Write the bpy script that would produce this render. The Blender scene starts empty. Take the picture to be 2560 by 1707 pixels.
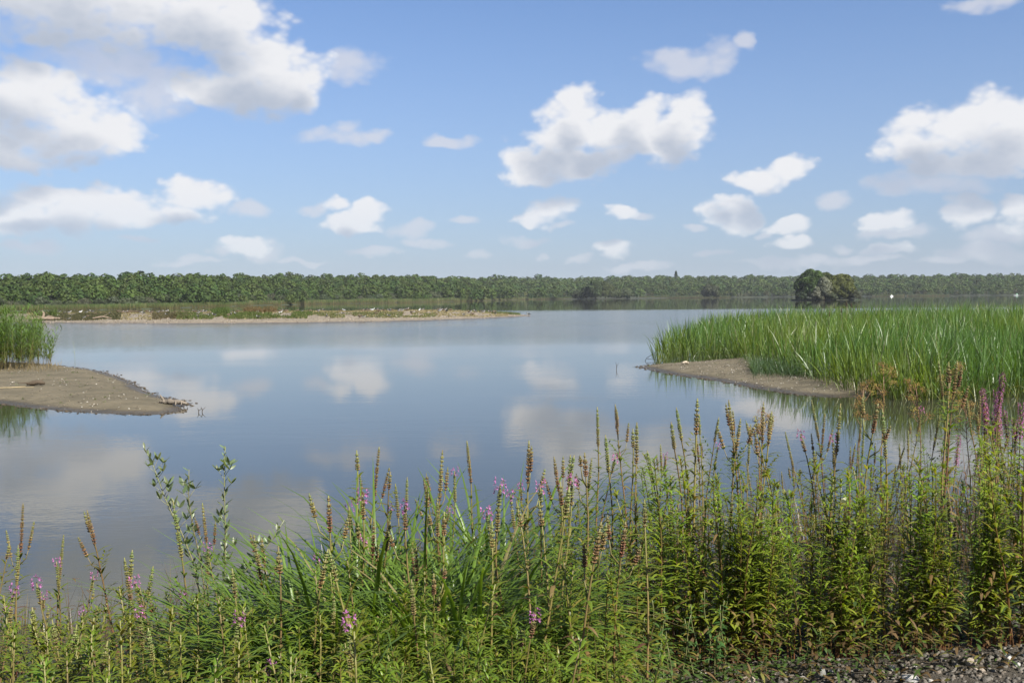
import bpy, math, random
import numpy as np
from mathutils import Matrix, Vector

rng = np.random.default_rng(7)
random.seed(7)
SC = bpy.context.scene
COL = SC.collection
PI = math.pi

# ------------------------------------------------------------------ camera
CAM_H = 3.0                     # metres above the lake
FPX = 2560.0                    # focal length in photo pixels (photo is 2560 x 1707)
PITCH = math.atan(113.5 / FPX)  # looking slightly down
ROLL = math.radians(-0.45)
cam_d = bpy.data.cameras.new('camera')
cam_d.sensor_width = 36.0
cam_d.lens = 36.0 * FPX / 2560.0
cam_d.clip_start = 0.05
cam_d.clip_end = 20000
cam = bpy.data.objects.new('camera', cam_d)
COL.objects.link(cam)
CM = Matrix.Translation((0, 0, CAM_H)) @ Matrix.Rotation(PI / 2 - PITCH, 4, 'X') @ Matrix.Rotation(ROLL, 4, 'Z')
cam.matrix_world = CM
SC.camera = cam
CR = np.array(CM.to_3x3())


def ray(px, py):
    """unit-forward direction (y = 1) through a photo pixel"""
    d = CR @ np.array([(px - 1280.0) / FPX, -(py - 853.5) / FPX, -1.0])
    return d / d[1]


def on_level(px, py, z=0.0):
    d = ray(px, py)
    t = (z - CAM_H) / d[2]
    return np.array([d[0] * t, t, z])


def at_dist(px, dist, z=0.0):
    """world point at forward distance under photo column px (row near the horizon)"""
    d = ray(px, 745)
    return np.array([d[0] * dist, dist, z])


def z_at(px, py, dist):
    return CAM_H + ray(px, py)[2] * dist


# ------------------------------------------------------------------ sun, sky, exposure
SUN_AZ = math.radians(138)      # clockwise from the view direction (+Y)
SUN_EL = math.radians(42)
sun_vec = Vector((math.sin(SUN_AZ) * math.cos(SUN_EL), math.cos(SUN_AZ) * math.cos(SUN_EL), math.sin(SUN_EL)))
sd = bpy.data.lights.new('sun', 'SUN')
sd.energy = 5.0
sd.angle = math.radians(0.53)
sd.color = (1.0, 0.95, 0.86)
sun = bpy.data.objects.new('sun', sd)
COL.objects.link(sun)
sun.location = (60, -30, 60)
sun.rotation_euler = sun_vec.to_track_quat('Z', 'Y').to_euler()

SC.render.engine = 'CYCLES'
SC.view_settings.view_transform = 'Standard'
SC.view_settings.look = 'None'
SC.view_settings.exposure = 1.25
SC.view_settings.gamma = 1.0
SC.view_settings.use_curve_mapping = False
SC.cycles.use_denoising = True
SC.cycles.max_bounces = 6
SC.cycles.diffuse_bounces = 2
SC.cycles.glossy_bounces = 2
SC.cycles.transmission_bounces = 3
SC.cycles.transparent_max_bounces = 4
SC.cycles.volume_bounces = 0
SC.cycles.caustics_reflective = False
SC.cycles.caustics_refractive = False
SC.cycles.sample_clamp_indirect = 4.0


class Nodes:
    def __init__(self, tree):
        self.t = tree
        self.n = tree.nodes
        self.l = tree.links

    def new(self, kind, **kw):
        n = self.n.new(kind)
        for k, v in kw.items():
            setattr(n, k, v)
        return n

    def put(self, sock, v):
        if hasattr(v, 'is_linked') or isinstance(v, bpy.types.NodeSocket):
            self.l.new(v, sock)
        else:
            sock.default_value = v

    def math(self, op, a, b=None, c=None, clamp=False):
        n = self.new('ShaderNodeMath', operation=op, use_clamp=clamp)
        self.put(n.inputs[0], a)
        if b is not None:
            self.put(n.inputs[1], b)
        if c is not None:
            self.put(n.inputs[2], c)
        return n.outputs[0]

    def vmath(self, op, a, b=None, c=None, out=0):
        n = self.new('ShaderNodeVectorMath', operation=op)
        self.put(n.inputs[0], a)
        if b is not None:
            self.put(n.inputs[1], b)
        if c is not None:
            self.put(n.inputs[2], c)
        return n.outputs[out]

    def step(self, v, lo, hi, a=0.0, b=1.0, smooth=True):
        n = self.new('ShaderNodeMapRange', interpolation_type='SMOOTHSTEP' if smooth else 'LINEAR', clamp=True)
        self.put(n.inputs[0], v)
        for i, x in enumerate((lo, hi, a, b)):
            self.put(n.inputs[i + 1], x)
        return n.outputs[0]

    def mix(self, f, a, b, blend='MIX'):
        n = self.new('ShaderNodeMix', data_type='RGBA', blend_type=blend)
        n.clamp_factor = True
        self.put(n.inputs[0], f)
        self.put(n.inputs[6], a)
        self.put(n.inputs[7], b)
        return n.outputs[2]

    def noise(self, vec, scale, detail=3, rough=0.5, dist=0.0, out=0):
        n = self.new('ShaderNodeTexNoise')
        self.l.new(vec, n.inputs['Vector'])
        n.inputs['Scale'].default_value = scale
        n.inputs['Detail'].default_value = detail
        n.inputs['Roughness'].default_value = rough
        n.inputs['Distortion'].default_value = dist
        return n.outputs[out]

    def xyz(self, v):
        n = self.new('ShaderNodeSeparateXYZ')
        self.l.new(v, n.inputs[0])
        return n.outputs

    def comb(self, x, y, z=0.0):
        n = self.new('ShaderNodeCombineXYZ')
        self.put(n.inputs[0], x)
        self.put(n.inputs[1], y)
        self.put(n.inputs[2], z)
        return n.outputs[0]


# cloud shapes: centre and radii read off the photo (in a 2352 px wide copy), kept as compass/elevation angles
DENSE = [(130, 0, 330, 95), (430, 35, 190, 90), (520, 60, 95, 75), (610, 165, 120, 85), (665, 190, 90, 62), (520, 205, 110, 45),
         (705, 170, 60, 50), (60, 225, 120, 75), (180, 285, 125, 72), (60, 325, 130, 55), (265, 300, 70, 32), (20, 375, 90, 26),
         (190, 478, 165, 58), (110, 448, 75, 28), (50, 500, 120, 42), (310, 490, 85, 36), (445, 445, 85, 38), (400, 485, 80, 28),
         (560, 565, 62, 20), (850, 482, 48, 40), (772, 472, 40, 24), (815, 515, 75, 22),
         (1330, 255, 50, 55), (1290, 310, 85, 65), (1235, 372, 75, 42), (1400, 305, 110, 55), (1475, 275, 60, 58), (1585, 285, 62, 66),
         (1310, 372, 115, 42), (1490, 335, 120, 45), (1200, 402, 55, 26),
         (1270, 482, 58, 36), (1228, 502, 32, 18), (1420, 483, 46, 22), (1680, 490, 68, 36), (1750, 412, 62, 30), (1815, 382, 50, 28),
         (1690, 415, 38, 22), (1815, 520, 52, 24), (1815, 562, 52, 15), (2180, 305, 125, 62), (2300, 290, 120, 72), (2085, 340, 75, 36),
         (2260, 370, 150, 38), (2055, 500, 52, 24), (2215, 487, 50, 36), (2340, 492, 50, 34), (2050, 575, 55, 16), (1410, 575, 48, 18)]
THIN = [(250, 125, 150, 75), (390, 200, 90, 50), (800, 150, 75, 38), (340, 225, 90, 45), (580, 480, 48, 22), (500, 578, 30, 12),
        (605, 575, 40, 30), (760, 318, 105, 22), (800, 300, 38, 20), (870, 315, 28, 14), (945, 525, 45, 25), (720, 482, 40, 14),
        (1575, 145, 85, 36), (1640, 120, 50, 32), (1705, 90, 26, 20), (1585, 527, 28, 11), (1755, 535, 28, 12), (1915, 465, 38, 22),
        (1940, 568, 30, 12), (2255, 580, 90, 22), (1100, 588, 36, 13), (1215, 550, 50, 12), (1340, 595, 30, 9), (1240, 590, 14, 9),
        (70, 570, 60, 13), (300, 560, 50, 9), (2280, 8, 70, 16), (1040, 320, 60, 14), (1470, 492, 34, 12), (2060, 530, 70, 16),
        (2130, 420, 130, 30), (1880, 600, 160, 12), (1080, 515, 40, 12), (2300, 540, 80, 20), (1480, 610, 60, 9), (1640, 575, 40, 10), (980, 560, 55, 10), (860, 580, 60, 9), (1990, 600, 70, 9), (2160, 600, 60, 10), (440, 600, 70, 9), (700, 600, 60, 8), (1300, 520, 30, 9)]


def blob_angles(b):
    x, y, rx, ry = [v * 2560 / 2352 for v in b]
    d = ray(x, y)
    d = d / np.linalg.norm(d)
    return math.atan2(d[0], d[1]), math.asin(d[2]), rx / FPX, ry / FPX


def field_group(name, blobs, grow=1.0):
    g = bpy.data.node_groups.new(name, 'ShaderNodeTree')
    g.interface.new_socket('P', in_out='INPUT', socket_type='NodeSocketVector')
    g.interface.new_socket('D', in_out='OUTPUT', socket_type='NodeSocketFloat')
    N = Nodes(g)
    gi, go = N.new('NodeGroupInput'), N.new('NodeGroupOutput')
    cur = None
    for b in blobs:
        a, e, ra, re = blob_angles(b)
        ra, re = ra * grow, re * grow
        v = N.vmath('MULTIPLY_ADD', gi.outputs[0], (1 / ra, 1 / re, 0), (-a / ra, -e / re, 0))
        d = N.vmath('DOT_PRODUCT', v, v, out=1)
        cur = d if cur is None else N.math('SMOOTH_MIN', cur, d, 0.35)
    N.l.new(cur, go.inputs[0])
    return g


world = bpy.data.worlds.new('World')
SC.world = world
world.use_nodes = True
W = Nodes(world.node_tree)
W.n.clear()
tc = W.new('ShaderNodeTexCoord')
sky = W.new('ShaderNodeTexSky', sky_type='NISHITA')
sky.sun_disc = False
sky.sun_elevation = SUN_EL
sky.sun_rotation = SUN_AZ
sky.altitude = 200
sky.air_density = 1.0
sky.dust_density = 1.2
sky.ozone_density = 1.6
dirv = tc.outputs['Generated']
dx, dy, dz = W.xyz(dirv)
az = W.math('ARCTAN2', dx, dy)
el = W.math('ARCSINE', dz)
ang = W.comb(az, el)
# horizon-flattened noise so that far clouds are finer
warpv = W.comb(W.math('MULTIPLY', az, 1.0), W.math('MULTIPLY', el, 1.45), 3.7)
n1 = W.noise(warpv, 17, 5, 0.55, 0.15)
n2 = W.noise(W.vmath('ADD', warpv, (5.2, 1.3, 0)), 17, 3, 0.55)
puff = W.new('ShaderNodeTexVoronoi', feature='SMOOTH_F1')
puff.inputs['Scale'].default_value = 34
puff.inputs['Detail'].default_value = 2.0
puff.inputs['Roughness'].default_value = 0.55
puff.inputs['Smoothness'].default_value = 0.45
W.l.new(warpv, puff.inputs['Vector'])
pf = puff.outputs['Distance']
wob = W.comb(W.math('MULTIPLY_ADD', n1, 0.045, -0.0225), W.math('MULTIPLY_ADD', n2, 0.034, -0.017))
P = W.vmath('ADD', ang, wob)
gd = field_group('cumulus', DENSE, 1.15)
gt = field_group('wisps', THIN, 1.15)


def call(g, p):
    n = W.new('ShaderNodeGroup')
    n.node_tree = g
    W.l.new(p, n.inputs[0])
    return n.outputs[0]


def dens(p):
    d = call(gd, p)
    return W.math('SUBTRACT', 1.0, d)


rough = W.math('ADD', W.math('MULTIPLY_ADD', n1, 0.9, -0.04), W.math('MULTIPLY_ADD', pf, -0.9, 0.36))
inside = W.math('ADD', dens(P), rough)
lit_off = W.math('ADD', dens(W.vmath('ADD', P, (0.012, 0.031, 0))), W.math('MULTIPLY', rough, 0.35))
a_dense = W.step(inside, -0.1, 0.72)
thin_in = W.math('ADD', W.math('SUBTRACT', 1.0, call(gt, P)), W.math('MULTIPLY', rough, 1.0))
a_thin = W.math('MULTIPLY', W.step(thin_in, -0.25, 1.0), 0.74)
# the rest of the sky, out of the frame, carries the same scattered cumulus
pl = W.math('DIVIDE', 1.0, W.math('ADD', W.math('MAXIMUM', dz, 0.0), 0.22))
pv = W.comb(W.math('MULTIPLY', dx, pl), W.math('MULTIPLY', dy, pl), 1.9)
ng = W.noise(pv, 1.35, 5, 0.55)
a_rest = W.math('MULTIPLY', W.step(ng, 0.53, 0.66), W.step(dz, 0.0, 0.06))
front = W.math('MULTIPLY', W.step(W.math('ABSOLUTE', az), 0.50, 0.66, 1.0, 0.0), W.step(el, 0.29, 0.40, 1.0, 0.0))
alpha_f = W.math('MAXIMUM', a_dense, a_thin)
alpha = W.math('ADD', W.math('MULTIPLY', alpha_f, front), W.math('MULTIPLY', a_rest, W.math('SUBTRACT', 1.0, front)))
shade = W.step(lit_off, 0.05, 1.25)
shade = W.math('ADD', W.math('MULTIPLY', shade, front), W.math('MULTIPLY', W.math('SUBTRACT', 1.0, front), 0.55))
CLOUD_LIT = (6.8, 6.85, 7.1, 1)
CLOUD_DIM = (3.5, 4.0, 4.9, 1)
ccol = W.mix(shade, CLOUD_LIT, CLOUD_DIM)
# thin wisps carry less light than the deep heaps
wisp = W.math('MULTIPLY', W.math('SUBTRACT', 1.0, W.step(a_dense, 0.0, 0.5)), front)
ccol = W.mix(W.math('MULTIPLY', wisp, 0.55), ccol, (4.6, 4.75, 5.5, 1))
# clear air turns paler and milkier low down (real sky gradient) and clouds fade into it
skyc = W.mix(1.0, sky.outputs[0], (0.84, 0.955, 1.17, 1), 'MULTIPLY')
low = W.step(el, 0.0, 0.34, 1.0, 0.0)
milk = W.mix(W.math('MULTIPLY', low, 0.52), skyc, (2.75, 3.4, 4.85, 1))
far_fade = W.step(el, 0.01, 0.12, 0.6, 1.0)
skyfinal = W.mix(W.math('MULTIPLY', alpha, far_fade), milk, ccol)
bg = W.new('ShaderNodeBackground')
W.l.new(skyfinal, bg.inputs[0])
bg.inputs[1].default_value = 0.053
wo = W.new('ShaderNodeOutputWorld')
W.l.new(bg.outputs[0], wo.inputs[0])
world.cycles.sampling_method = 'MANUAL'
world.cycles.sample_map_resolution = 512


# ------------------------------------------------------------------ tagging and mesh helpers
def tag(o, label=None, cat=None, group=None, kind=None):
    if label:
        o['label'] = label
    if cat:
        o['category'] = cat
    if group:
        o['group'] = group
    if kind:
        o['kind'] = kind
    return o


def empty(name, loc, rz=0.0, scale=1.0):
    o = bpy.data.objects.new(name, None)
    o.empty_display_size = 0.1
    COL.objects.link(o)
    o.location = tuple(float(v) for v in loc)
    o.rotation_euler = (0, 0, rz)
    o.scale = (scale,) * 3
    return o


def link_mesh(name, mesh, parent=None, kind=None):
    o = bpy.data.objects.new(name, mesh)
    COL.objects.link(o)
    if parent is not None:
        o.parent = parent
    if kind:
        o['kind'] = kind
    return o


class MB:
    """collects vertices, quads, triangles and vertex colours; makes one mesh"""

    def __init__(self):
        self.v, self.q, self.t, self.c, self.n = [], [], [], [], 0

    def add(self, v, q=None, t=None, c=None):
        v = np.asarray(v, float).reshape(-1, 3)
        if q is not None and len(q):
            self.q.append(np.asarray(q, np.int64).reshape(-1, 4) + self.n)
        if t is not None and len(t):
            self.t.append(np.asarray(t, np.int64).reshape(-1, 3) + self.n)
        if c is None:
            c = (0.5, 0.5, 0.5)
        c = np.asarray(c, float)
        if c.ndim == 1:
            c = np.tile(c, (len(v), 1))
        self.v.append(v)
        self.c.append(c)
        self.n += len(v)

    def mesh(self, name, mat, smooth=False):
        v = np.concatenate(self.v)
        c = np.concatenate(self.c)
        q = np.concatenate(self.q) if self.q else np.zeros((0, 4), np.int64)
        t = np.concatenate(self.t) if self.t else np.zeros((0, 3), np.int64)
        me = bpy.data.meshes.new(name)
        me.vertices.add(len(v))
        me.vertices.foreach_set('co', v.astype(np.float32).ravel())
        loops = np.concatenate([q.ravel(), t.ravel()]).astype(np.int32)
        me.loops.add(len(loops))
        me.loops.foreach_set('vertex_index', loops)
        me.polygons.add(len(q) + len(t))
        starts = np.concatenate([np.arange(len(q)) * 4, len(q) * 4 + np.arange(len(t)) * 3]).astype(np.int32)
        me.polygons.foreach_set('loop_start', starts)
        if smooth:
            me.polygons.foreach_set('use_smooth', np.ones(len(q) + len(t), dtype=bool))
        me.update(calc_edges=True)
        ca = me.color_attributes.new('tint', 'FLOAT_COLOR', 'POINT')
        ca.data.foreach_set('color', np.concatenate([np.clip(c, 0, 1), np.ones((len(c), 1))], 1).astype(np.float32).ravel())
        if mat is not None:
            me.materials.append(mat)
        return me


def unit(a):
    return a / np.maximum(np.linalg.norm(a, axis=-1, keepdims=True), 1e-9)


def ribbons(mb, base, d0, length, width, droop, col0, col1, seg=5, shape='blade', fold=0.25, twist=None, side=None, three=True):
    """N leaf blades at once: base (N,3), first direction d0 (N,3), bending under their weight"""
    base = np.asarray(base, float)
    N = len(base)
    d0 = unit(np.asarray(d0, float))
    length = np.broadcast_to(np.asarray(length, float), (N,))
    width = np.broadcast_to(np.asarray(width, float), (N,))
    droop = np.broadcast_to(np.asarray(droop, float), (N,))
    col0 = np.broadcast_to(np.asarray(col0, float), (N, 3))
    col1 = np.broadcast_to(np.asarray(col1, float), (N, 3))
    t = np.linspace(0, 1, seg + 1)
    hor = d0.copy()
    hor[:, 2] = 0
    hor = unit(hor + 1e-6)
    if side is None:
        side = np.stack([-hor[:, 1], hor[:, 0], np.zeros(N)], 1)
        if twist is not None:
            tw = np.asarray(twist)[:, None]
            side = unit(side * np.cos(tw) + np.cross(d0, side) * np.sin(tw))
    # direction rotates from d0 towards hor / down
    pos = np.zeros((N, seg + 1, 3))
    pos[:, 0] = base
    dirs = np.zeros((N, seg + 1, 3))
    dirs[:, 0] = d0
    for i in range(1, seg + 1):
        tt = t[i]
        bend = droop[:, None] * tt ** 1.5
        dd = unit(d0 + hor * bend * 0.55 - np.array([0, 0, 1.0]) * bend)
        dirs[:, i] = dd
        pos[:, i] = pos[:, i - 1] + dd * (length / seg)[:, None]
    if shape == 'blade':
        w = np.minimum(1.0, 0.55 + 1.6 * t) * (1 - t ** 3.0)
        w[-1] = 0.03
    elif shape == 'lance':
        w = np.sin(np.clip(t * 0.93 + 0.07, 0, 1) ** 0.72 * PI) ** 0.85
        w[0] = 0.3
        w[-1] = 0.04
    else:
        w = np.sin(np.clip(t * 0.9 + 0.1, 0, 1) * PI) ** 0.7
        w[0] = 0.12
        w[-1] = 0.05
    nrm = unit(np.cross(side[:, None, :], dirs))
    hw = 0.5 * width[:, None] * w[None, :]
    L = pos - side[:, None, :] * hw[..., None] + nrm * (hw * fold)[..., None] * (1 if three else 0)
    R = pos + side[:, None, :] * hw[..., None] + nrm * (hw * fold)[..., None] * (1 if three else 0)
    cc = col0[:, None, :] * (1 - t[None, :, None]) + col1[:, None, :] * t[None, :, None]
    rows = seg + 1
    if three:
        V = np.stack([L, pos, R], 2).reshape(-1, 3)
        C = np.repeat(cc[:, :, None, :], 3, 2).reshape(-1, 3)
        k = 3
    else:
        V = np.stack([L, R], 2).reshape(-1, 3)
        C = np.repeat(cc[:, :, None, :], 2, 2).reshape(-1, 3)
        k = 2
    i0 = (np.arange(N) * rows * k)[:, None] + (np.arange(seg) * k)[None, :]
    qs = []
    for j in range(k - 1):
        qs.append(np.stack([i0 + j, i0 + j + 1, i0 + j + 1 + k, i0 + j + k], -1).reshape(-1, 4))
    mb.add(V, np.concatenate(qs), None, C)
    return pos


def tube(mb, pts, rad, sides=5, col=(0.3, 0.25, 0.1), col1=None, cap=True):
    pts = np.asarray(pts, float)
    n = len(pts)
    rad = np.broadcast_to(np.asarray(rad, float), (n,))
    tan = unit(np.gradient(pts, axis=0))
    ref = np.array([0.31, 0.9, 0.12])
    s = unit(np.cross(tan, ref))
    u = np.cross(tan, s)
    a = np.arange(sides) / sides * 2 * PI
    V = pts[:, None, :] + rad[:, None, None] * (s[:, None, :] * np.cos(a)[None, :, None] + u[:, None, :] * np.sin(a)[None, :, None])
    V = V.reshape(-1, 3)
    qs = []
    for i in range(n - 1):
        for j in range(sides):
            qs.append((i * sides + j, i * sides + (j + 1) % sides, (i + 1) * sides + (j + 1) % sides, (i + 1) * sides + j))
    tt = np.linspace(0, 1, n)[:, None, None]
    c0 = np.asarray(col, float)
    c1 = np.asarray(col if col1 is None else col1, float)
    C = np.broadcast_to(c0 * (1 - tt) + c1 * tt, (n, sides, 3)).reshape(-1, 3)
    ts = []
    if cap:
        for j in range(1, sides - 1):
            ts.append(((n - 1) * sides, (n - 1) * sides + j, (n - 1) * sides + j + 1))
            ts.append((0, j + 1, j))
    mb.add(V, qs, ts, C)


OCT_V = np.array([(1, 0, 0), (-1, 0, 0), (0, 1, 0), (0, -1, 0), (0, 0, 1), (0, 0, -1)], float)
OCT_T = np.array([(0, 2, 4), (2, 1, 4), (1, 3, 4), (3, 0, 4), (2, 0, 5), (1, 2, 5), (3, 1, 5), (0, 3, 5)])


def grains(mb, cen, axis, lng, wid, col):
    """N small pointed capsules"""
    cen = np.asarray(cen, float)
    N = len(cen)
    ax = unit(np.asarray(axis, float))
    ref = np.tile(np.array([0.2, 0.35, 0.93]), (N, 1))
    s = unit(np.cross(ax, ref))
    u = np.cross(ax, s)
    lng = np.broadcast_to(lng, (N,))[:, None, None]
    wid = np.broadcast_to(wid, (N,))[:, None, None]
    V = cen[:, None, :] + OCT_V[None, :, 0:1] * wid * s[:, None, :] + OCT_V[None, :, 1:2] * wid * u[:, None, :] + OCT_V[None, :, 2:3] * lng * ax[:, None, :]
    T = OCT_T[None] + (np.arange(N) * 6)[:, None, None]
    C = np.repeat(np.broadcast_to(np.asarray(col, float), (N, 3))[:, None, :], 6, 1)
    mb.add(V.reshape(-1, 3), None, T.reshape(-1, 3), C.reshape(-1, 3))


def cards(mb, cen, nrm, size, col, jit=0.35):
    """N irregular leaf-clump quads"""
    N = len(cen)
    r = rng.normal(size=(N, 3))
    s = unit(np.cross(nrm, r))
    u = np.cross(nrm, s)
    size = np.broadcast_to(size, (N,))[:, None]
    vs = []
    for a, b in ((-1, -1), (1, -1), (1, 1), (-1, 1)):
        ka = a * (1 + jit * rng.uniform(-1, 1, (N, 1)))
        kb = b * (1 + jit * rng.uniform(-1, 1, (N, 1)))
        vs.append(cen + s * size * ka * 0.5 + u * size * kb * 0.5 + nrm * size * rng.uniform(-0.22, 0.22, (N, 1)))
    V = np.stack(vs, 1).reshape(-1, 3)
    Q = np.arange(4 * N).reshape(N, 4)
    mb.add(V, Q, None, np.repeat(np.broadcast_to(col, (N, 3)), 4, 0))


# ------------------------------------------------------------------ materials
def base_mat(name):
    m = bpy.data.materials.new(name)
    m.use_nodes = True
    N = Nodes(m.node_tree)
    N.n.clear()
    out = N.new('ShaderNodeOutputMaterial')
    return m, N, out


def leaf_mat(name, gloss=0.45, rough=0.42, trans=0.3, vary=0.25, hue=0.03, scale=30):
    """vertex tint with fine mottling, per-object variation and light through the leaf"""
    m, N, out = base_mat(name)
    at = N.new('ShaderNodeVertexColor', layer_name='tint')
    geo = N.new('ShaderNodeNewGeometry')
    oi = N.new('ShaderNodeObjectInfo')
    nz = N.noise(geo.outputs['Position'], scale, 2, 0.6)
    val = N.math('MULTIPLY_ADD', nz, vary * 2 * 0.72, (1.0 - vary) * 0.72)
    val = N.math('MULTIPLY', val, N.math('MULTIPLY_ADD', oi.outputs['Random'], 0.3, 0.85))
    h = N.new('ShaderNodeHueSaturation')
    N.l.new(at.outputs['Color'], h.inputs['Color'])
    N.put(h.inputs['Hue'], N.math('MULTIPLY_ADD', oi.outputs['Random'], hue * 2, 0.5 - hue))
    N.put(h.inputs['Value'], val)
    col = h.outputs[0]
    p = N.new('ShaderNodeBsdfPrincipled')
    N.l.new(col, p.inputs['Base Color'])
    p.inputs['Roughness'].default_value = rough
    p.inputs['Specular IOR Level'].default_value = gloss
    if trans > 0:
        tr = N.new('ShaderNodeBsdfTranslucent')
        N.l.new(N.mix(1.0, col, (1.7, 1.6, 0.5, 1), 'MULTIPLY'), tr.inputs[0])
        ms = N.new('ShaderNodeMixShader')
        ms.inputs[0].default_value = trans
        N.l.new(p.outputs[0], ms.inputs[1])
        N.l.new(tr.outputs[0], ms.inputs[2])
        N.l.new(ms.outputs[0], out.inputs[0])
    else:
        N.l.new(p.outputs[0], out.inputs[0])
    return m


def ground_mat(name, cols, scale=1.0, bump=0.3, rough=0.9, fine=40, wet=None):
    """earth: three blended tints, speckle and relief; wet = (z0, z1) darkens the soaked rim by the water"""
    m, N, out = base_mat(name)
    geo = N.new('ShaderNodeNewGeometry')
    pos = geo.outputs['Position']
    a = N.noise(pos, 0.9 * scale, 5, 0.6, 0.3)
    b = N.noise(pos, 5.0 * scale, 4, 0.6)
    f = N.noise(pos, fine * scale, 3, 0.7)
    c = N.mix(N.step(a, 0.35, 0.65), cols[0] + (1,), cols[1] + (1,))
    c = N.mix(N.step(b, 0.5, 0.75), c, cols[2] + (1,))
    c = N.mix(1.0, c, N.mix(f, (0.4, 0.4, 0.4, 1), (1.0, 1.0, 1.0, 1)), 'MULTIPLY')
    p = N.new('ShaderNodeBsdfPrincipled')
    r = rough
    if wet:
        z = N.math('ADD', N.xyz(pos)[2], N.math('MULTIPLY_ADD', b, 0.06, -0.03))
        wv = N.step(z, wet[0], wet[1], 1.0, 0.0)
        c = N.mix(wv, c, N.mix(1.0, c, (0.48, 0.46, 0.44, 1), 'MULTIPLY'))
        r = N.step(wv, 0, 1, rough, 0.38)
    N.l.new(c, p.inputs['Base Color'])
    N.put(p.inputs['Roughness'], r)
    p.inputs['Specular IOR Level'].default_value = 0.25
    bp = N.new('ShaderNodeBump')
    bp.inputs['Strength'].default_value = bump
    bp.inputs['Distance'].default_value = 0.05
    N.l.new(N.math('ADD', N.math('MULTIPLY', b, 0.6), f), bp.inputs['Height'])
    N.l.new(bp.outputs[0], p.inputs['Normal'])
    N.l.new(p.outputs[0], out.inputs[0])
    return m


def tint_mat(name, rough=0.7, spec=0.3, vary=0.3, scale=60, bump=0.2):
    m, N, out = base_mat(name)
    at = N.new('ShaderNodeVertexColor', layer_name='tint')
    tcn = N.new('ShaderNodeTexCoord')
    nz = N.noise(tcn.outputs['Object'], scale, 3, 0.6)
    c = N.mix(1.0, at.outputs['Color'], N.mix(nz, ((1 - vary) * 0.72,) * 3 + (1,), ((1 + vary) * 0.72,) * 3 + (1,)), 'MULTIPLY')
    p = N.new('ShaderNodeBsdfPrincipled')
    N.l.new(c, p.inputs['Base Color'])
    p.inputs['Roughness'].default_value = rough
    p.inputs['Specular IOR Level'].default_value = spec
    bp = N.new('ShaderNodeBump')
    bp.inputs['Strength'].default_value = bump
    bp.inputs['Distance'].default_value = 0.02
    N.l.new(nz, bp.inputs['Height'])
    N.l.new(bp.outputs[0], p.inputs['Normal'])
    N.l.new(p.outputs[0], out.inputs[0])
    return m


M_FAR = leaf_mat('forest_leaf', gloss=0.15, rough=0.7, trans=0.2, vary=0.35, scale=0.9, hue=0.0)
M_TREE = leaf_mat('tree_leaf', gloss=0.2, rough=0.6, trans=0.22, vary=0.3, scale=1.2, hue=0.01)
M_REED = leaf_mat('reed_leaf', gloss=0.4, rough=0.4, trans=0.4, vary=0.25, scale=6, hue=0.0)
M_LEAF = leaf_mat('herb_leaf', gloss=0.42, rough=0.38, trans=0.45, vary=0.25, scale=45)
M_SEDGE = leaf_mat('sedge_leaf', gloss=0.5, rough=0.4, trans=0.42, vary=0.2, scale=25, hue=0.0)
M_STEM = leaf_mat('herb_stem', gloss=0.35, rough=0.5, trans=0.0, vary=0.3, scale=70)
M_SEED = leaf_mat('seed_husk', gloss=0.25, rough=0.6, trans=0.0, vary=0.35, scale=160)
M_PETAL = leaf_mat('petal', gloss=0.2, rough=0.6, trans=0.4, vary=0.2, scale=150, hue=0.015)
M_WOOD = tint_mat('weathered_wood', 0.8, 0.2, 0.4, 25, 0.5)
M_STONE = tint_mat('stone', 0.8, 0.3, 0.3, 40, 0.6)
M_BIRD = tint_mat('plumage', 0.8, 0.1, 0.1, 20, 0.0)
M_PAINT = tint_mat('boat_paint', 0.4, 0.4, 0.08, 3, 0.0)


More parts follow.
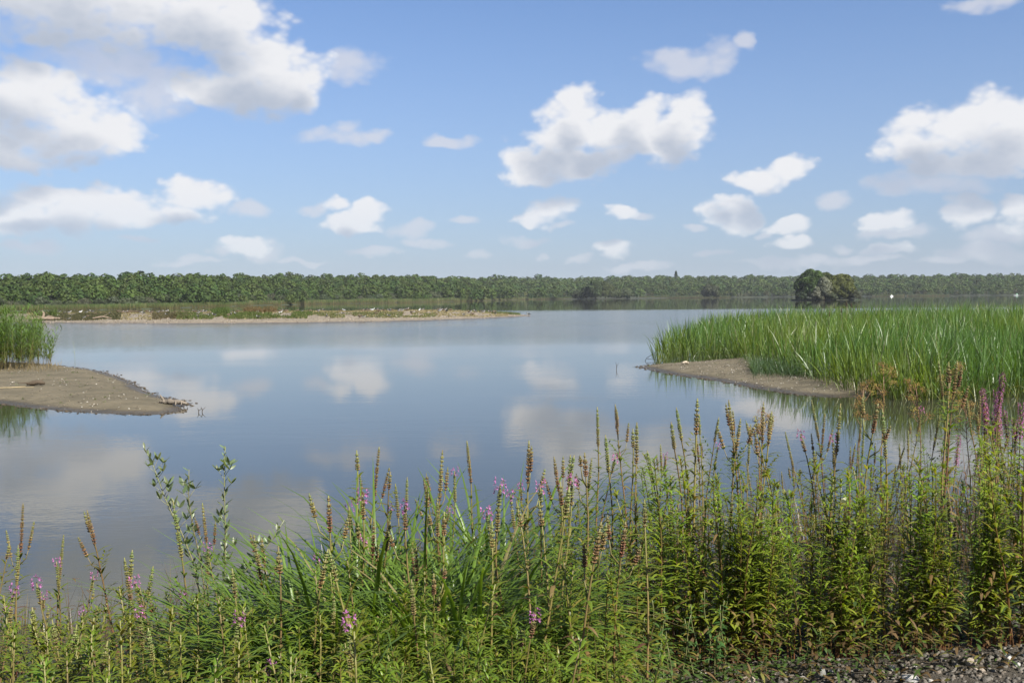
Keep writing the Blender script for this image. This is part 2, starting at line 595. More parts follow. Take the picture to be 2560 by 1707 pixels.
# ------------------------------------------------------------------ water
def make_water():
    m, N, out = base_mat('lake_water')
    geo = N.new('ShaderNodeNewGeometry')
    pos = geo.outputs['Position']
    px, py, pz = N.xyz(pos)
    # breeze patches: the open middle of the lake is ruffled, lee water near the shores stays smooth
    patch = N.noise(N.comb(N.math('MULTIPLY', px, 0.012), N.math('MULTIPLY', py, 0.02), 0), 1.0, 3, 0.5)
    open_w = N.math('MULTIPLY', N.step(N.math('MULTIPLY_ADD', patch, 30, py), 66, 108), N.step(N.math('MULTIPLY_ADD', patch, 60, py), 215, 245, 1.0, 0.0))
    ruff = N.math('MULTIPLY', open_w, N.step(patch, 0.30, 0.55, 0.55, 1.0))
    small = N.noise(N.comb(px, N.math('MULTIPLY', py, 1.7), 0), 5.5, 2, 0.55, 0.4)
    mid = N.noise(N.comb(N.math('MULTIPLY', px, 0.7), N.math('MULTIPLY', py, 1.6), 4), 1.3, 2, 0.5, 0.3)
    near = N.step(py, 10, 90, 1.0, 0.35)
    h = N.math('ADD', N.math('MULTIPLY', small, 0.008), N.math('MULTIPLY', mid, 0.016))
    h = N.math('MULTIPLY', h, N.math('MULTIPLY_ADD', ruff, 1.3, N.math('MULTIPLY', near, N.step(N.noise(N.comb(N.math('MULTIPLY', px, 0.05), N.math('MULTIPLY', py, 0.16), 7), 1.0, 2, 0.5), 0.42, 0.62, 0.05, 0.2))))
    bp = N.new('ShaderNodeBump')
    bp.inputs['Strength'].default_value = 1.0
    bp.inputs['Distance'].default_value = 1.0
    N.l.new(h, bp.inputs['Height'])
    p = N.new('ShaderNodeBsdfPrincipled')
    mud = N.noise(pos, 0.25, 3, 0.5)
    c = N.mix(mud, (0.026, 0.027, 0.018, 1), (0.036, 0.035, 0.023, 1))
    N.l.new(c, p.inputs['Base Color'])
    N.put(p.inputs['Roughness'], N.math('MULTIPLY_ADD', ruff, 0.09, 0.025))
    p.inputs['IOR'].default_value = 1.33
    N.l.new(bp.outputs[0], p.inputs['Normal'])
    N.l.new(p.outputs[0], out.inputs[0])
    mb = MB()
    xs = [-3000, -700, -200, -60, 60, 200, 700, 3000]
    ys = [-60, 15, 60, 160, 400, 1200, 4500]
    V = [(x, y, 0) for y in ys for x in xs]
    Q = [(j * 8 + i, j * 8 + i + 1, (j + 1) * 8 + i + 1, (j + 1) * 8 + i) for j in range(len(ys) - 1) for i in range(7)]
    mb.add(V, Q)
    return tag(link_mesh('lake_water', mb.mesh('lake_water', m)), kind='structure')


make_water()


# ------------------------------------------------------------------ value noise for land shapes
_pn = rng.random((64, 64))


def vnoise(x, y):
    x, y = np.asarray(x, float), np.asarray(y, float)
    xi, yi = np.floor(x).astype(int), np.floor(y).astype(int)
    fx, fy = x - xi, y - yi
    fx, fy = fx * fx * (3 - 2 * fx), fy * fy * (3 - 2 * fy)
    g = lambda a, b: _pn[a % 64, b % 64]
    return (g(xi, yi) * (1 - fx) + g(xi + 1, yi) * fx) * (1 - fy) + (g(xi, yi + 1) * (1 - fx) + g(xi + 1, yi + 1) * fx) * fy


def fbm(x, y, o=4):
    s, a = 0, 0.5
    for i in range(o):
        s = s + a * vnoise(np.asarray(x) * 2 ** i + 17 * i, np.asarray(y) * 2 ** i + 5 * i)
        a *= 0.5
    return s


def poly_dist(P, poly):
    """signed distance to a polygon, positive inside (P: (N,2))"""
    poly = np.asarray(poly, float)
    d = np.full(len(P), 1e9)
    ins = np.zeros(len(P), bool)
    for i in range(len(poly)):
        a, b = poly[i], poly[(i + 1) % len(poly)]
        e = b - a
        w = P - a
        t = np.clip((w @ e) / (e @ e), 0, 1)
        d = np.minimum(d, np.linalg.norm(w - t[:, None] * e, axis=1))
        c = ((a[1] <= P[:, 1]) & (b[1] > P[:, 1])) | ((b[1] <= P[:, 1]) & (a[1] > P[:, 1]))
        with np.errstate(divide='ignore', invalid='ignore'):
            xc = a[0] + (P[:, 1] - a[1]) / (b[1] - a[1]) * e[0]
        ins ^= c & (P[:, 0] < xc)
    return np.where(ins, d, -d)


def land(name, poly, mat, step, rise, top, rough, pad, seedoff=0.0, wob=0.0):
    """a low island/mud bank: a grid that climbs from under the water inside the outline"""
    poly = np.asarray(poly)[:, :2]
    lo, hi = poly.min(0) - pad, poly.max(0) + pad
    xs = np.arange(lo[0], hi[0] + step, step)
    ys = np.arange(lo[1], hi[1] + step, step)
    X, Y = np.meshgrid(xs, ys)
    P = np.stack([X.ravel(), Y.ravel()], 1)

    def height(P):
        s = poly_dist(P, poly) + wob * (fbm(P[:, 0] / (wob * 4 + 1e-6) + seedoff, P[:, 1] / (wob * 4 + 1e-6), 3) - 0.45) * 2
        k = np.clip(s / rise, -1.5, 1)
        z = np.where(k > 0, top * (1 - (1 - k) ** 2), k * top * 1.2)
        z = z + rough * (fbm(P[:, 0] * 1.1 / step * 0.25 + seedoff, P[:, 1] * 1.1 / step * 0.25 + 3, 4) - 0.45) * np.clip(k * 3, 0, 1)
        return z
    Z = height(P)
    V = np.stack([P[:, 0], P[:, 1], Z], 1)
    nx, ny = len(xs), len(ys)
    i = (np.arange(ny - 1)[:, None] * nx + np.arange(nx - 1)[None, :]).ravel()
    Q = np.stack([i, i + 1, i + 1 + nx, i + nx], 1)
    keep = (Z[Q] > -0.35 * top - 0.03).any(1)
    mb = MB()
    mb.add(V, Q[keep])
    o = tag(link_mesh(name, mb.mesh(name, mat, True)), kind='structure')
    return o, height


# left mud spit
M_MUD = ground_mat('dry_mud', ((0.122, 0.104, 0.066), (0.175, 0.147, 0.095), (0.078, 0.067, 0.044)), 1.0, 0.5, 0.92, 34, wet=(0.02, 0.085))
SPIT = [on_level(x, y) for x, y in [(-420, 985), (-120, 998), (0, 1010), (100, 1022), (200, 1031), (330, 1036), (410, 1036), (448, 1029), (452, 1018),
                                    (480, 1008), (452, 1001), (420, 996), (398, 992), (360, 978), (325, 955), (280, 938), (240, 926), (170, 917), (120, 912), (-60, 902), (-420, 890)]]
spit, spit_h = land('mud_spit', SPIT, M_MUD, 0.16, 2.0, 0.17, 0.045, 1.2, 0.0, 0.12)

# right mud bar under the cattails
BAR = [on_level(x, y) for x, y in [(1590, 917), (1640, 911), (1750, 904), (1900, 890), (2100, 870), (2300, 880), (2420, 905), (2350, 955), (2200, 985), (2120, 993), (2060, 992), (1980, 985), (1900, 973),
                                   (1820, 957), (1740, 944), (1680, 936), (1620, 924)]]
bar, bar_h = land('mud_bar', BAR, M_MUD, 0.2, 2.2, 0.16, 0.03, 1.2, 9.0, 0.12)

# long low island of gravel with the bird roost
M_ISLE = ground_mat('island_gravel', ((0.2, 0.17, 0.125), (0.245, 0.205, 0.15), (0.15, 0.125, 0.088)), 0.35, 0.4, 0.95, 8, wet=(0.03, 0.12))
ISLE = [at_dist(x, d)[:2] for x, d in [(-500, 145), (-150, 138), (60, 135), (200, 128), (400, 122), (700, 121), (900, 123), (1060, 128), (1200, 137), (1290, 147), (1333, 155),
                                       (1290, 160), (1200, 164), (1000, 166), (700, 166), (400, 166), (100, 168), (-200, 172), (-500, 180)]]
isle, isle_h = land('gravel_island', ISLE, M_ISLE, 1.0, 16.0, 0.95, 0.22, 6.0, 4.0, 0.9)

# far shore and hill under the wood
SHX = np.array([-900, -300, 0, 300, 400, 600, 800, 1000, 1150, 1300, 1500, 2560, 3400], float)
SHD = np.array([225, 240, 265, 295, 310, 390, 473, 520, 610, 850, 960, 965, 965], float)
TPX = np.array([-900, 0, 200, 400, 700, 1000, 1300, 1500, 1700, 2000, 2200, 2560, 3400], float)
TPY = np.array([674, 677, 678, 680, 682, 686, 689, 688, 685, 686, 685, 681, 676], float)


def shore(px):
    return np.interp(px, SHX, SHD)


def forest_depth(px):
    s = shore(px)
    f = s * np.interp(s, [450, 800], [1.05, 1.008]) + np.interp(s, [450, 800], [18, 4])
    return f, f * 1.34


def hill_top(px):
    f, b = forest_depth(px)
    tree = np.interp(px, [0, 900, 1300], [5.8, 7.2, 9.5])
    yt = np.interp(px, TPX, TPY)
    zz = np.array([z_at(a, c, e) for a, c, e in zip(np.atleast_1d(px), np.atleast_1d(yt), np.atleast_1d(b))])
    return zz - tree


def hill_z(px, dist):
    f, b = forest_depth(px)
    t = np.clip((dist - f) / (b - f), 0, 1)
    return 0.5 + t * np.maximum(hill_top(px) - 0.5, 0.5)


def make_far_shore():
    m = ground_mat('wood_floor', ((0.04, 0.05, 0.025), (0.05, 0.06, 0.03), (0.035, 0.04, 0.022)), 0.05, 0.1, 0.95, 1)
    pxs = np.arange(-900, 3401, 50.0)
    fr = [0.0, 0.004, 0.02, 0.05, 0.12, 0.2, 0.3, 0.42, 1.0, 3.0]
    V = []
    for p in pxs:
        s = float(shore(p))
        f, b = forest_depth(p)
        for k in fr:
            d = s * (1 + k)
            q = at_dist(p, d)
            z = -0.4 if k == 0 else (0.25 if k < 0.03 else float(hill_z(np.array([p]), np.array([d]))[0]))
            V.append((q[0], q[1], z))
    n = len(fr)
    Q = [(i * n + j, (i + 1) * n + j, (i + 1) * n + j + 1, i * n + j + 1) for i in range(len(pxs) - 1) for j in range(n - 1)]
    mb = MB()
    mb.add(V, Q)
    return tag(link_mesh('far_shore', mb.mesh('far_shore', m, True)), kind='structure')


make_far_shore()


# near bank the photographer stands on
def bank_z(x, y):
    x, y = np.asarray(x, float), np.asarray(y, float)
    top = 1.17 + 0.13 * np.clip(x, -4, 4)
    edge = 6.3 + 0.12 * x
    fall = np.clip((y - edge) / 3.6, 0, 1.4)
    back = np.clip((3.0 - y) / 6, 0, 1) * 0.25
    return top * (1 - fall ** 1.15) - 0.25 * (fall > 1) * (fall - 1) + back + 0.05 * (fbm(x * 1.7 + 3, y * 1.7 + 8, 4) - 0.45)


def make_bank():
    m = ground_mat('bank_soil', ((0.075, 0.064, 0.05), (0.1, 0.086, 0.068), (0.055, 0.046, 0.036)), 3.0, 0.7, 0.95, 30)
    xs = np.concatenate([np.linspace(-40, -6, 24), np.arange(-5.9, 6, 0.1), np.linspace(6, 40, 24)])
    ys = np.concatenate([np.linspace(-14, 1.5, 12), np.arange(1.6, 12, 0.1)])
    X, Y = np.meshgrid(xs, ys)
    Z = bank_z(X, Y)
    nx, ny = len(xs), len(ys)
    i = (np.arange(ny - 1)[:, None] * nx + np.arange(nx - 1)[None, :]).ravel()
    mb = MB()
    mb.add(np.stack([X.ravel(), Y.ravel(), Z.ravel()], 1), np.stack([i, i + 1, i + 1 + nx, i + nx], 1))
    return tag(link_mesh('shore_bank', mb.mesh('shore_bank', m, True)), kind='structure')


make_bank()


# ------------------------------------------------------------------ trees
def crown_points(lobes, dens, shell=0.72):
    """points + outward normals spread over a many-lobed crown (lobes: cx,cy,cz,rx,ry,rz)"""
    lobes = np.asarray(lobes, float)
    P, Nn, Id = [], [], []
    for i, (cx, cy, cz, rx, ry, rz) in enumerate(lobes):
        n = max(6, int(dens * (rx * ry + rx * rz + ry * rz) / 3 * 4 * PI))
        d = unit(rng.normal(size=(n, 3)))
        d = d[d[:, 2] > -0.75]
        r = shell + (1 - shell) * np.sqrt(rng.random((len(d), 1)))
        p = np.array([cx, cy, cz]) + d * r * np.array([rx, ry, rz])
        nn = unit(d / np.array([rx, ry, rz]))
        keep = np.ones(len(p), bool)
        for j, L in enumerate(lobes):
            if j != i:
                keep &= (((p - L[:3]) / L[3:]) ** 2).sum(1) > 0.5
        P.append(p[keep])
        Nn.append(nn[keep])
        Id.append(np.full(keep.sum(), i))
    return np.concatenate(P), np.concatenate(Nn), np.concatenate(Id)


def make_lobes(h, w, n, base=0.25, up=1.0):
    """broadleaf crown of height h, width w standing on z=0"""
    L = [(0, 0, h * (base + (1 - base) * 0.5), w * 0.33, w * 0.33, h * (1 - base) * 0.45)]
    for k in range(n):
        a = k * 2.4 + rng.uniform(-0.5, 0.5)
        f = (k + 0.5) / n
        zz = h * (base + (1 - base) * (0.18 + 0.68 * f))
        rad = w * 0.33 * math.sqrt(max(0.05, 1 - (f * 0.95) ** 2)) * rng.uniform(0.7, 1.3)
        r = w * rng.uniform(0.10, 0.24) * (1.1 - 0.3 * f)
        L.append((rad * math.cos(a), rad * math.sin(a), zz, r, r, r * rng.uniform(0.7, 0.95) * up))
    return L


def crown_variant(h, w, n, dens, size, col, base=0.25, up=1.0, shell=0.72, spread=0.18):
    lob = make_lobes(h, w, n, base, up)
    p, nn, li = crown_points(lob, dens, shell)
    nn = unit(nn + rng.normal(size=nn.shape) * 0.42 + np.array([0, 0, 0.25]))
    lv = rng.uniform(1 - spread, 1 + spread, len(lob))[li][:, None]
    c = np.asarray(col) * lv * rng.uniform(0.75, 1.25, (len(p), 1))
    return p, nn, c, rng.uniform(0.7, 1.3, len(p)) * size


GREENS = np.array([(0.058, 0.082, 0.026), (0.048, 0.076, 0.028), (0.066, 0.088, 0.028), (0.052, 0.068, 0.030), (0.040, 0.072, 0.030), (0.074, 0.088, 0.034), (0.062, 0.066, 0.030)])


def build_forest():
    """the far wood: one mass of crowns on the hill"""
    mb = MB()
    near_var = [crown_variant(1.0, rng.uniform(0.72, 0.95), rng.integers(7, 12), 112, 0.082, (1, 1, 1), 0.08, 1.0, 0.7) for _ in range(7)]
    far_var = [crown_variant(1.0, rng.uniform(0.7, 0.9), rng.integers(6, 9), 60, 0.096, (1, 1, 1), 0.08, 1.0, 0.7) for _ in range(6)]

    def place(var, p, h, w, col):
        q, nn, c, sz = var
        a = rng.uniform(0, 2 * PI)
        R = np.array([[math.cos(a), -math.sin(a), 0], [math.sin(a), math.cos(a), 0], [0, 0, 1]])
        S = np.array([w, w, h])
        cards(mb, (q * S) @ R.T + p, unit((nn / S) @ R.T), sz * (w + h) * 0.5, c * col)

    # rows from the water up the hill
    px = -180.0
    while px < 2760:
        f, b = [float(v) for v in forest_depth(px)]
        left = f < 620
        sp = 4.7 if f < 420 else (5.6 if left else 8.0)
        nrow = int((b - f) / (sp * 1.25))
        if not left:
            nrow = min(nrow, 22)
        for r in range(nrow):
            t = (r + rng.uniform(0, 0.9)) / nrow
            d = f + (b - f) * t
            ppx = px + rng.uniform(-4, 4) * sp / d * FPX
            h = np.interp(px, [0, 900, 1300], [5.8, 7.2, 9.5]) * rng.uniform(0.75, 1.15) * (0.84 + 0.36 * float(fbm(ppx / 45.0 + 7, d / 38.0, 3)))
            if rng.random() < 0.02:
                h *= 1.15
            if t < 0.12:
                h *= rng.uniform(0.7, 0.95)
            z = float(hill_z(np.array([ppx]), np.array([d]))[0])
            q = at_dist(ppx, d, z - 0.4)
            col = (GREENS[rng.integers(len(GREENS))] * 0.6 + GREENS.mean(0) * 0.4) * rng.uniform(0.85, 1.25) * np.array([0.8, 0.92, 0.6])
            w = h * (rng.uniform(1.0, 1.6) if left else rng.uniform(1.2, 2.0))
            place((near_var if left else far_var)[rng.integers(6)], q, h, w, col)
        px += sp / f * FPX
    # scrub skirt along the right-hand far shore
    for px in np.arange(1250, 2760, 9.0):
        d = float(shore(px)) * rng.uniform(1.008, 1.03)
        q = at_dist(px, d, 0.0)
        h = rng.uniform(3, 7)
        place(far_var[rng.integers(6)], q, h, h * rng.uniform(0.9, 1.5), GREENS[rng.integers(len(GREENS))] * rng.uniform(0.75, 1.25) * np.array([1.1, 1.05, 1.1]))
    o = link_mesh('forest', mb.mesh('forest', M_FAR))
    return tag(o, 'dense green broadleaf wood covering the far shore and low hill', 'forest', kind='stuff')


build_forest()


def build_tree(name, loc, h, w, col, label, nl=14, dens=None, size=None, base=0.12, trunk=True, up=1.0, group=None, cat='tree', trunk_col=(0.11, 0.085, 0.06)):
    root = tag(empty(name, loc), label, cat, group)
    dens = dens or 26
    size = size or 0.42
    lob = make_lobes(h, w, nl, base, up)
    p, nn, li = crown_points(lob, dens, 0.62)
    nn = unit(nn + rng.normal(size=nn.shape) * 0.75 + np.array([0, 0, 0.2]))
    lv = rng.uniform(0.8, 1.2, len(lob))[li][:, None]
    mb = MB()
    cards(mb, p, nn, rng.uniform(0.6, 1.35, len(p)) * size, np.asarray(col) * lv * rng.uniform(0.75, 1.25, (len(p), 1)))
    link_mesh('crown', mb.mesh('crown', M_TREE), root, 'stuff')
    if trunk:
        mb = MB()
        r0 = 0.022 * h
        tube(mb, [(0, 0, -0.3), (0.02 * h, 0, h * 0.2), (0, 0.02 * h, h * 0.45), (0, 0, h * 0.75)], [r0 * 1.3, r0, r0 * 0.75, r0 * 0.3], 8, trunk_col)
        for L in lob[1:]:
            tube(mb, [(0.01 * h, 0, h * 0.22), (L[0] * 0.45, L[1] * 0.45, L[2] * 0.6), (L[0], L[1], L[2])], [r0 * 0.5, r0 * 0.3, r0 * 0.08], 5, trunk_col)
        link_mesh('trunk', mb.mesh('trunk', M_WOOD, True), root)
    return root


def copy_thing(src, loc, rz, scale, label=None, group=None):
    o = src.copy()
    COL.objects.link(o)
    o.location = tuple(float(v) for v in loc)
    o.rotation_euler = (0, 0, rz)
    o.scale = scale if isinstance(scale, tuple) else (scale,) * 3
    if label:
        o['label'] = label
    if group:
        o['group'] = group
    for ch in src.children:
        c = ch.copy()
        COL.objects.link(c)
        c.parent = o
        for g in ch.children:
            k = g.copy()
            COL.objects.link(k)
            k.parent = c
    return o


# wooded islet in front of the right-hand shore
ISL_D = 470.0
islet_c = at_dist(2060, ISL_D)
M_ISLET = ground_mat('islet_soil', ((0.035, 0.042, 0.022), (0.045, 0.048, 0.026), (0.03, 0.032, 0.018)), 0.3, 0.3, 0.95, 5)
land('wooded_islet', [(islet_c[0] + 15 * math.cos(a) * (1 + 0.15 * math.sin(3 * a)), islet_c[1] + 7 * math.sin(a)) for a in np.linspace(0, 2 * PI, 20)[:-1]], M_ISLET, 1.2, 3.0, 0.6, 0.2, 3.0, 2.0, 0.4)


def zero(px, d, z=0.3):
    return at_dist(px, d, z)


build_tree('broadleaf_tree', zero(2031, 469), 13.6, 15.5, (0.06, 0.095, 0.026), 'tall dark broadleaf tree on the left of the wooded islet', 34, 26, 0.7, 0.02)
build_tree('broadleaf_tree', zero(2068, 476), 12.0, 13.0, (0.068, 0.095, 0.028), 'mid-green tree filling the gap at the back of the wooded islet', 26, 26, 0.7, 0.02)
build_tree('silver_willow', zero(2060, 462), 10.8, 9.0, (0.2, 0.215, 0.15), 'silvery grey-green willow leaning in the middle of the wooded islet', 13, 34, 0.36, 0.05)
build_tree('broadleaf_tree', zero(2098, 470), 11.8, 14.0, (0.11, 0.13, 0.034), 'round olive-green tree on the right of the wooded islet', 30, 26, 0.7, 0.02)
build_tree('willow_shrub', zero(2042, 461), 4.6, 5.6, (0.17, 0.175, 0.13), 'pale grey willow shrub low at the front of the wooded islet', 10, 36, 0.32, 0.0, cat='shrub')
build_tree('willow_shrub', zero(2133, 466), 4.0, 6.5, (0.075, 0.085, 0.045), 'low olive shrub at the right tip of the wooded islet', 9, 36, 0.32, 0.0, cat='shrub')
build_tree('willow_shrub', zero(2004, 463), 3.6, 6.0, (0.03, 0.045, 0.02), 'low dark shrub at the left tip of the wooded islet', 9, 36, 0.32, 0.0, cat='shrub')
build_tree('willow_shrub', zero(2080, 462), 3.2, 5.2, (0.065, 0.08, 0.04), 'small green shrub between the willow and the round islet tree', 8, 36, 0.32, 0.0, cat='shrub')

# trees standing out on the promontory in the middle of the far shore
for px, d, h, w, col, lab in [(1488, 800, 15.5, 14, (0.058, 0.085, 0.034), 'tall dark tree at the tip of the far promontory'),
                              (1466, 805, 10.5, 12, (0.05, 0.072, 0.032), 'dark spreading tree on the left side of the far promontory'),
                              (1513, 806, 14.0, 12, (0.075, 0.1, 0.036), 'bright green tall tree on the promontory beside the dark one'),
                              (1535, 815, 10.0, 12, (0.07, 0.09, 0.038), 'rounded mid-green tree on the right side of the far promontory'),
                              (1446, 820, 7.5, 11, (0.06, 0.075, 0.036), 'low dark bush at the left foot of the promontory trees'),
                              (1560, 830, 8.0, 13, (0.062, 0.078, 0.036), 'low pale bush at the right foot of the promontory trees'),
                              (1775, 900, 12.0, 16, (0.062, 0.074, 0.036), 'pale rounded willow tree on the far shore right of the promontory'),
                              (1690, 1180, 21.5, 4, (0.045, 0.065, 0.04), 'small dark treetop poking above the far wooded skyline')]:
    d2 = d
    z = 0.1 if d < 1000 else float(hill_z(np.array([px]), np.array([d]))[0]) - 3
    build_tree('far_tree', at_dist(px, d2, z), h, w, col, lab, 13, 12, 0.85, 0.03 if d < 1000 else 0.4)
prom = [at_dist(x, d)[:2] for x, d in [(1405, 880), (1440, 815), (1470, 797), (1510, 797), (1550, 812), (1620, 870), (1700, 960), (1405, 980)]]
land('promontory', prom, M_ISLET, 4.0, 8.0, 0.5, 0.1, 10.0, 3.0, 1.0)

# grey willow bushes behind the far reed belt
bush_src = []
for k in range(5):
    b = build_tree('willow_bush', (0, 0, 0), 1.0, rng.uniform(1.25, 1.7), [(0.082, 0.098, 0.05), (0.066, 0.086, 0.038), (0.092, 0.1, 0.058), (0.058, 0.078, 0.036), (0.074, 0.094, 0.052)][k],
                   'x', 9, 330, 0.075, 0.0, trunk=False, cat='shrub')
    bush_src.append(b)
used = set()
ORD = 'first second third fourth fifth sixth seventh eighth ninth tenth eleventh twelfth thirteenth fourteenth fifteenth sixteenth seventeenth eighteenth nineteenth twentieth'.split()
for _t in ('twenty', 'thirty', 'forty', 'fifty', 'sixty', 'seventy', 'eighty', 'ninety'):
    ORD += [_t + '-' + q for q in ORD[:9]] + [{'twenty': 'thirtieth', 'thirty': 'fortieth', 'forty': 'fiftieth', 'fifty': 'sixtieth', 'sixty': 'seventieth', 'seventy': 'eightieth', 'eighty': 'ninetieth', 'ninety': 'hundredth'}[_t]]
bpx = -40.0
bi = 0
while bpx < 1330:
    d = float(shore(bpx)) * (1.0 + rng.uniform(0.06, 0.09)) + 5
    k = bi % 5
    h = rng.uniform(2.4, 4.6) * np.interp(bpx, [0, 700, 1300], [0.95, 1.1, 1.5])
    tone = ['grey-green', 'mid-green', 'pale greyish', 'dark green', 'sage-green'][k]
    lab = f'low {tone} willow bush, {ORD[bi]} from the left behind the far reed belt'
    q = at_dist(bpx, d, 0.25)
    if k in used:
        o = copy_thing(bush_src[k], q, rng.uniform(0, 6), h, lab, 'willow bushes along the far reed belt')
    else:
        used.add(k)
        o = bush_src[k]
        o.location = tuple(q)
        o.scale = (h,) * 3
        o['label'] = lab
        o['group'] = 'willow bushes along the far reed belt'
    bpx += rng.uniform(18, 38) * 300 / d + 6
    bi += 1


# ------------------------------------------------------------------ far reed belt
def far_reeds():
    mb = MB()

    def belt(x0, x1, dens, depth, hh, off=0.0, gap=0.0, dim=1.0):
        px = x0
        B, H, Wd, C0, C1 = [], [], [], [], []
        for px in np.arange(x0, x1, dens):
            s = float(shore(px))
            if fbm(px / 60.0, 3.3, 3) < gap:
                continue
            for r in range(3):
                d = s + off + rng.uniform(0, depth) - 1.5 * (fbm(px / 23.0, 1.0, 3) - 0.4) * 6
                q = at_dist(px + rng.uniform(-1, 1) * dens, d, -0.05)
                B.append(q)
                H.append(hh * rng.uniform(0.8, 1.12) * (0.8 + 0.4 * fbm(px / 35.0, 9.0, 3)))
                Wd.append(0.16 * d / 300)
                k = rng.uniform(0.8, 1.2) * dim * (0.75 + 0.5 * float(fbm(px / 14.0, 21.0, 3)))
                C0.append(np.array((0.14, 0.12, 0.055)) * k)
                C1.append(np.array((0.085, 0.145, 0.038)) * k if rng.random() < 0.8 else np.array((0.24, 0.21, 0.12)) * k)
        n = len(B)
        d0 = np.stack([rng.normal(0, 0.07, n), rng.normal(0, 0.07, n), np.ones(n)], 1)
        side = np.tile(np.array([[1.0, 0, 0]]), (n, 1))
        ribbons(mb, B, d0, H, Wd, 0.12, C0, C1, 3, 'blade', 0, side=side, three=False)
    belt(-160, 620, 0.32, 11, 1.75)
    belt(620, 1340, 0.3, 12, 2.2, 0, 0.16)
    belt(1340, 1430, 0.5, 6, 2.0, -20, 0.2, 0.6)
    belt(1600, 1850, 0.7, 6, 2.0, -30, 0.4, 0.6)
    belt(2160, 2375, 0.5, 5, 1.8, -60, 0.3, 0.6)
    o = link_mesh('far_reeds', mb.mesh('far_reeds', M_REED))
    tag(o, 'low straw-footed reed belt along the far water edge', 'reeds', kind='stuff')


far_reeds()


# ------------------------------------------------------------------ island: weeds, stones, birds
def isle_point(px, f):
    """f = 0 front edge ... 1 back edge of the island under column px"""
    a = np.array([(-150, 138), (60, 135), (200, 128), (400, 122), (700, 121), (900, 123), (1060, 128), (1200, 137), (1290, 147), (1333, 155)], float)
    b = np.array([(-200, 172), (100, 168), (400, 166), (700, 166), (1000, 166), (1200, 164), (1290, 160), (1333, 155)], float)
    d = np.interp(px, a[:, 0], a[:, 1]) * (1 - f) + np.interp(px, b[:, 0], b[:, 1]) * f
    q = at_dist(px, d)
    q[2] = float(isle_h(q[None, :2])[0])
    return q


def isle_weeds():
    mb = MB()
    B, H, C0, C1, Wd = [], [], [], [], []

    def patch(x0, x1, f0, f1, n, h, c0, c1, w=0.07):
        for _ in range(n):
            px = rng.uniform(x0, x1)
            f = rng.uniform(f0, f1)
            if fbm(px / 30.0 + 2, f * 9, 3) < 0.33 and n > 300:
                continue
            q = isle_point(px, f)
            B.append(q)
            H.append(h * rng.uniform(0.5, 1.3))
            Wd.append(w * rng.uniform(0.7, 1.4))
            k = rng.uniform(0.75, 1.25)
            C0.append(np.array(c0) * k)
            C1.append(np.array(c1) * k)
    G, Y, BR = (0.085, 0.115, 0.03), (0.26, 0.225, 0.12), (0.12, 0.085, 0.05)
    patch(60, 1270, 0.1, 0.95, 16000, 0.2, Y, (0.3, 0.25, 0.14), 0.14)
    patch(90, 300, 0.1, 0.45, 3000, 0.45, (0.06, 0.06, 0.03), (0.09, 0.09, 0.04))
    patch(380, 470, 0.12, 0.4, 1500, 0.42, BR, (0.1, 0.1, 0.045))
    patch(440, 780, 0.1, 0.34, 4800, 0.42, G, (0.1, 0.135, 0.035))
    patch(545, 570, 0.26, 0.4, 420, 0.95, G, (0.085, 0.13, 0.03))
    patch(530, 548, 0.26, 0.4, 200, 0.75, G, (0.085, 0.13, 0.03))
    patch(610, 690, 0.42, 0.62, 650, 0.95, (0.14, 0.095, 0.045), (0.16, 0.115, 0.05))
    patch(760, 1090, 0.1, 0.3, 2600, 0.26, G, (0.12, 0.14, 0.045))
    patch(1180, 1300, 0.4, 0.8, 900, 0.35, G, (0.11, 0.135, 0.04))
    patch(125, 140, 0.22, 0.3, 60, 1.5, G, (0.085, 0.12, 0.03), 0.1)
    n = len(B)
    d0 = np.stack([rng.normal(0, 0.3, n), rng.normal(0, 0.3, n), np.ones(n)], 1)
    ribbons(mb, B, d0, H, Wd, rng.uniform(0.1, 0.6, n), C0, C1, 2, 'blade', 0, side=np.tile([[1.0, 0, 0]], (n, 1)), three=False)
    tag(link_mesh('island_weeds', mb.mesh('island_weeds', M_REED)), 'patchy green and yellowed weeds over the gravel island', 'weeds', kind='stuff')
    mb = MB()
    n = 2600
    P = np.array([isle_point(rng.uniform(60, 1325), abs(rng.normal(0, 0.22)) if rng.random() < 0.6 else rng.random()) for _ in range(n)])
    c = np.where(rng.random((n, 1)) < 0.55, np.array([[0.36, 0.3, 0.23]]), np.array([[0.1, 0.08, 0.06]])) * rng.uniform(0.7, 1.25, (n, 1))
    grains(mb, P, rng.normal(size=(n, 3)) + np.array([2.0, 0, 0]), rng.uniform(0.05, 0.17, n), rng.uniform(0.03, 0.07, n), c)
    tag(link_mesh('island_rubble', mb.mesh('island_rubble', M_STONE)), 'pale and dark stones strewn over the gravel island', 'rubble', kind='stuff')


isle_weeds()


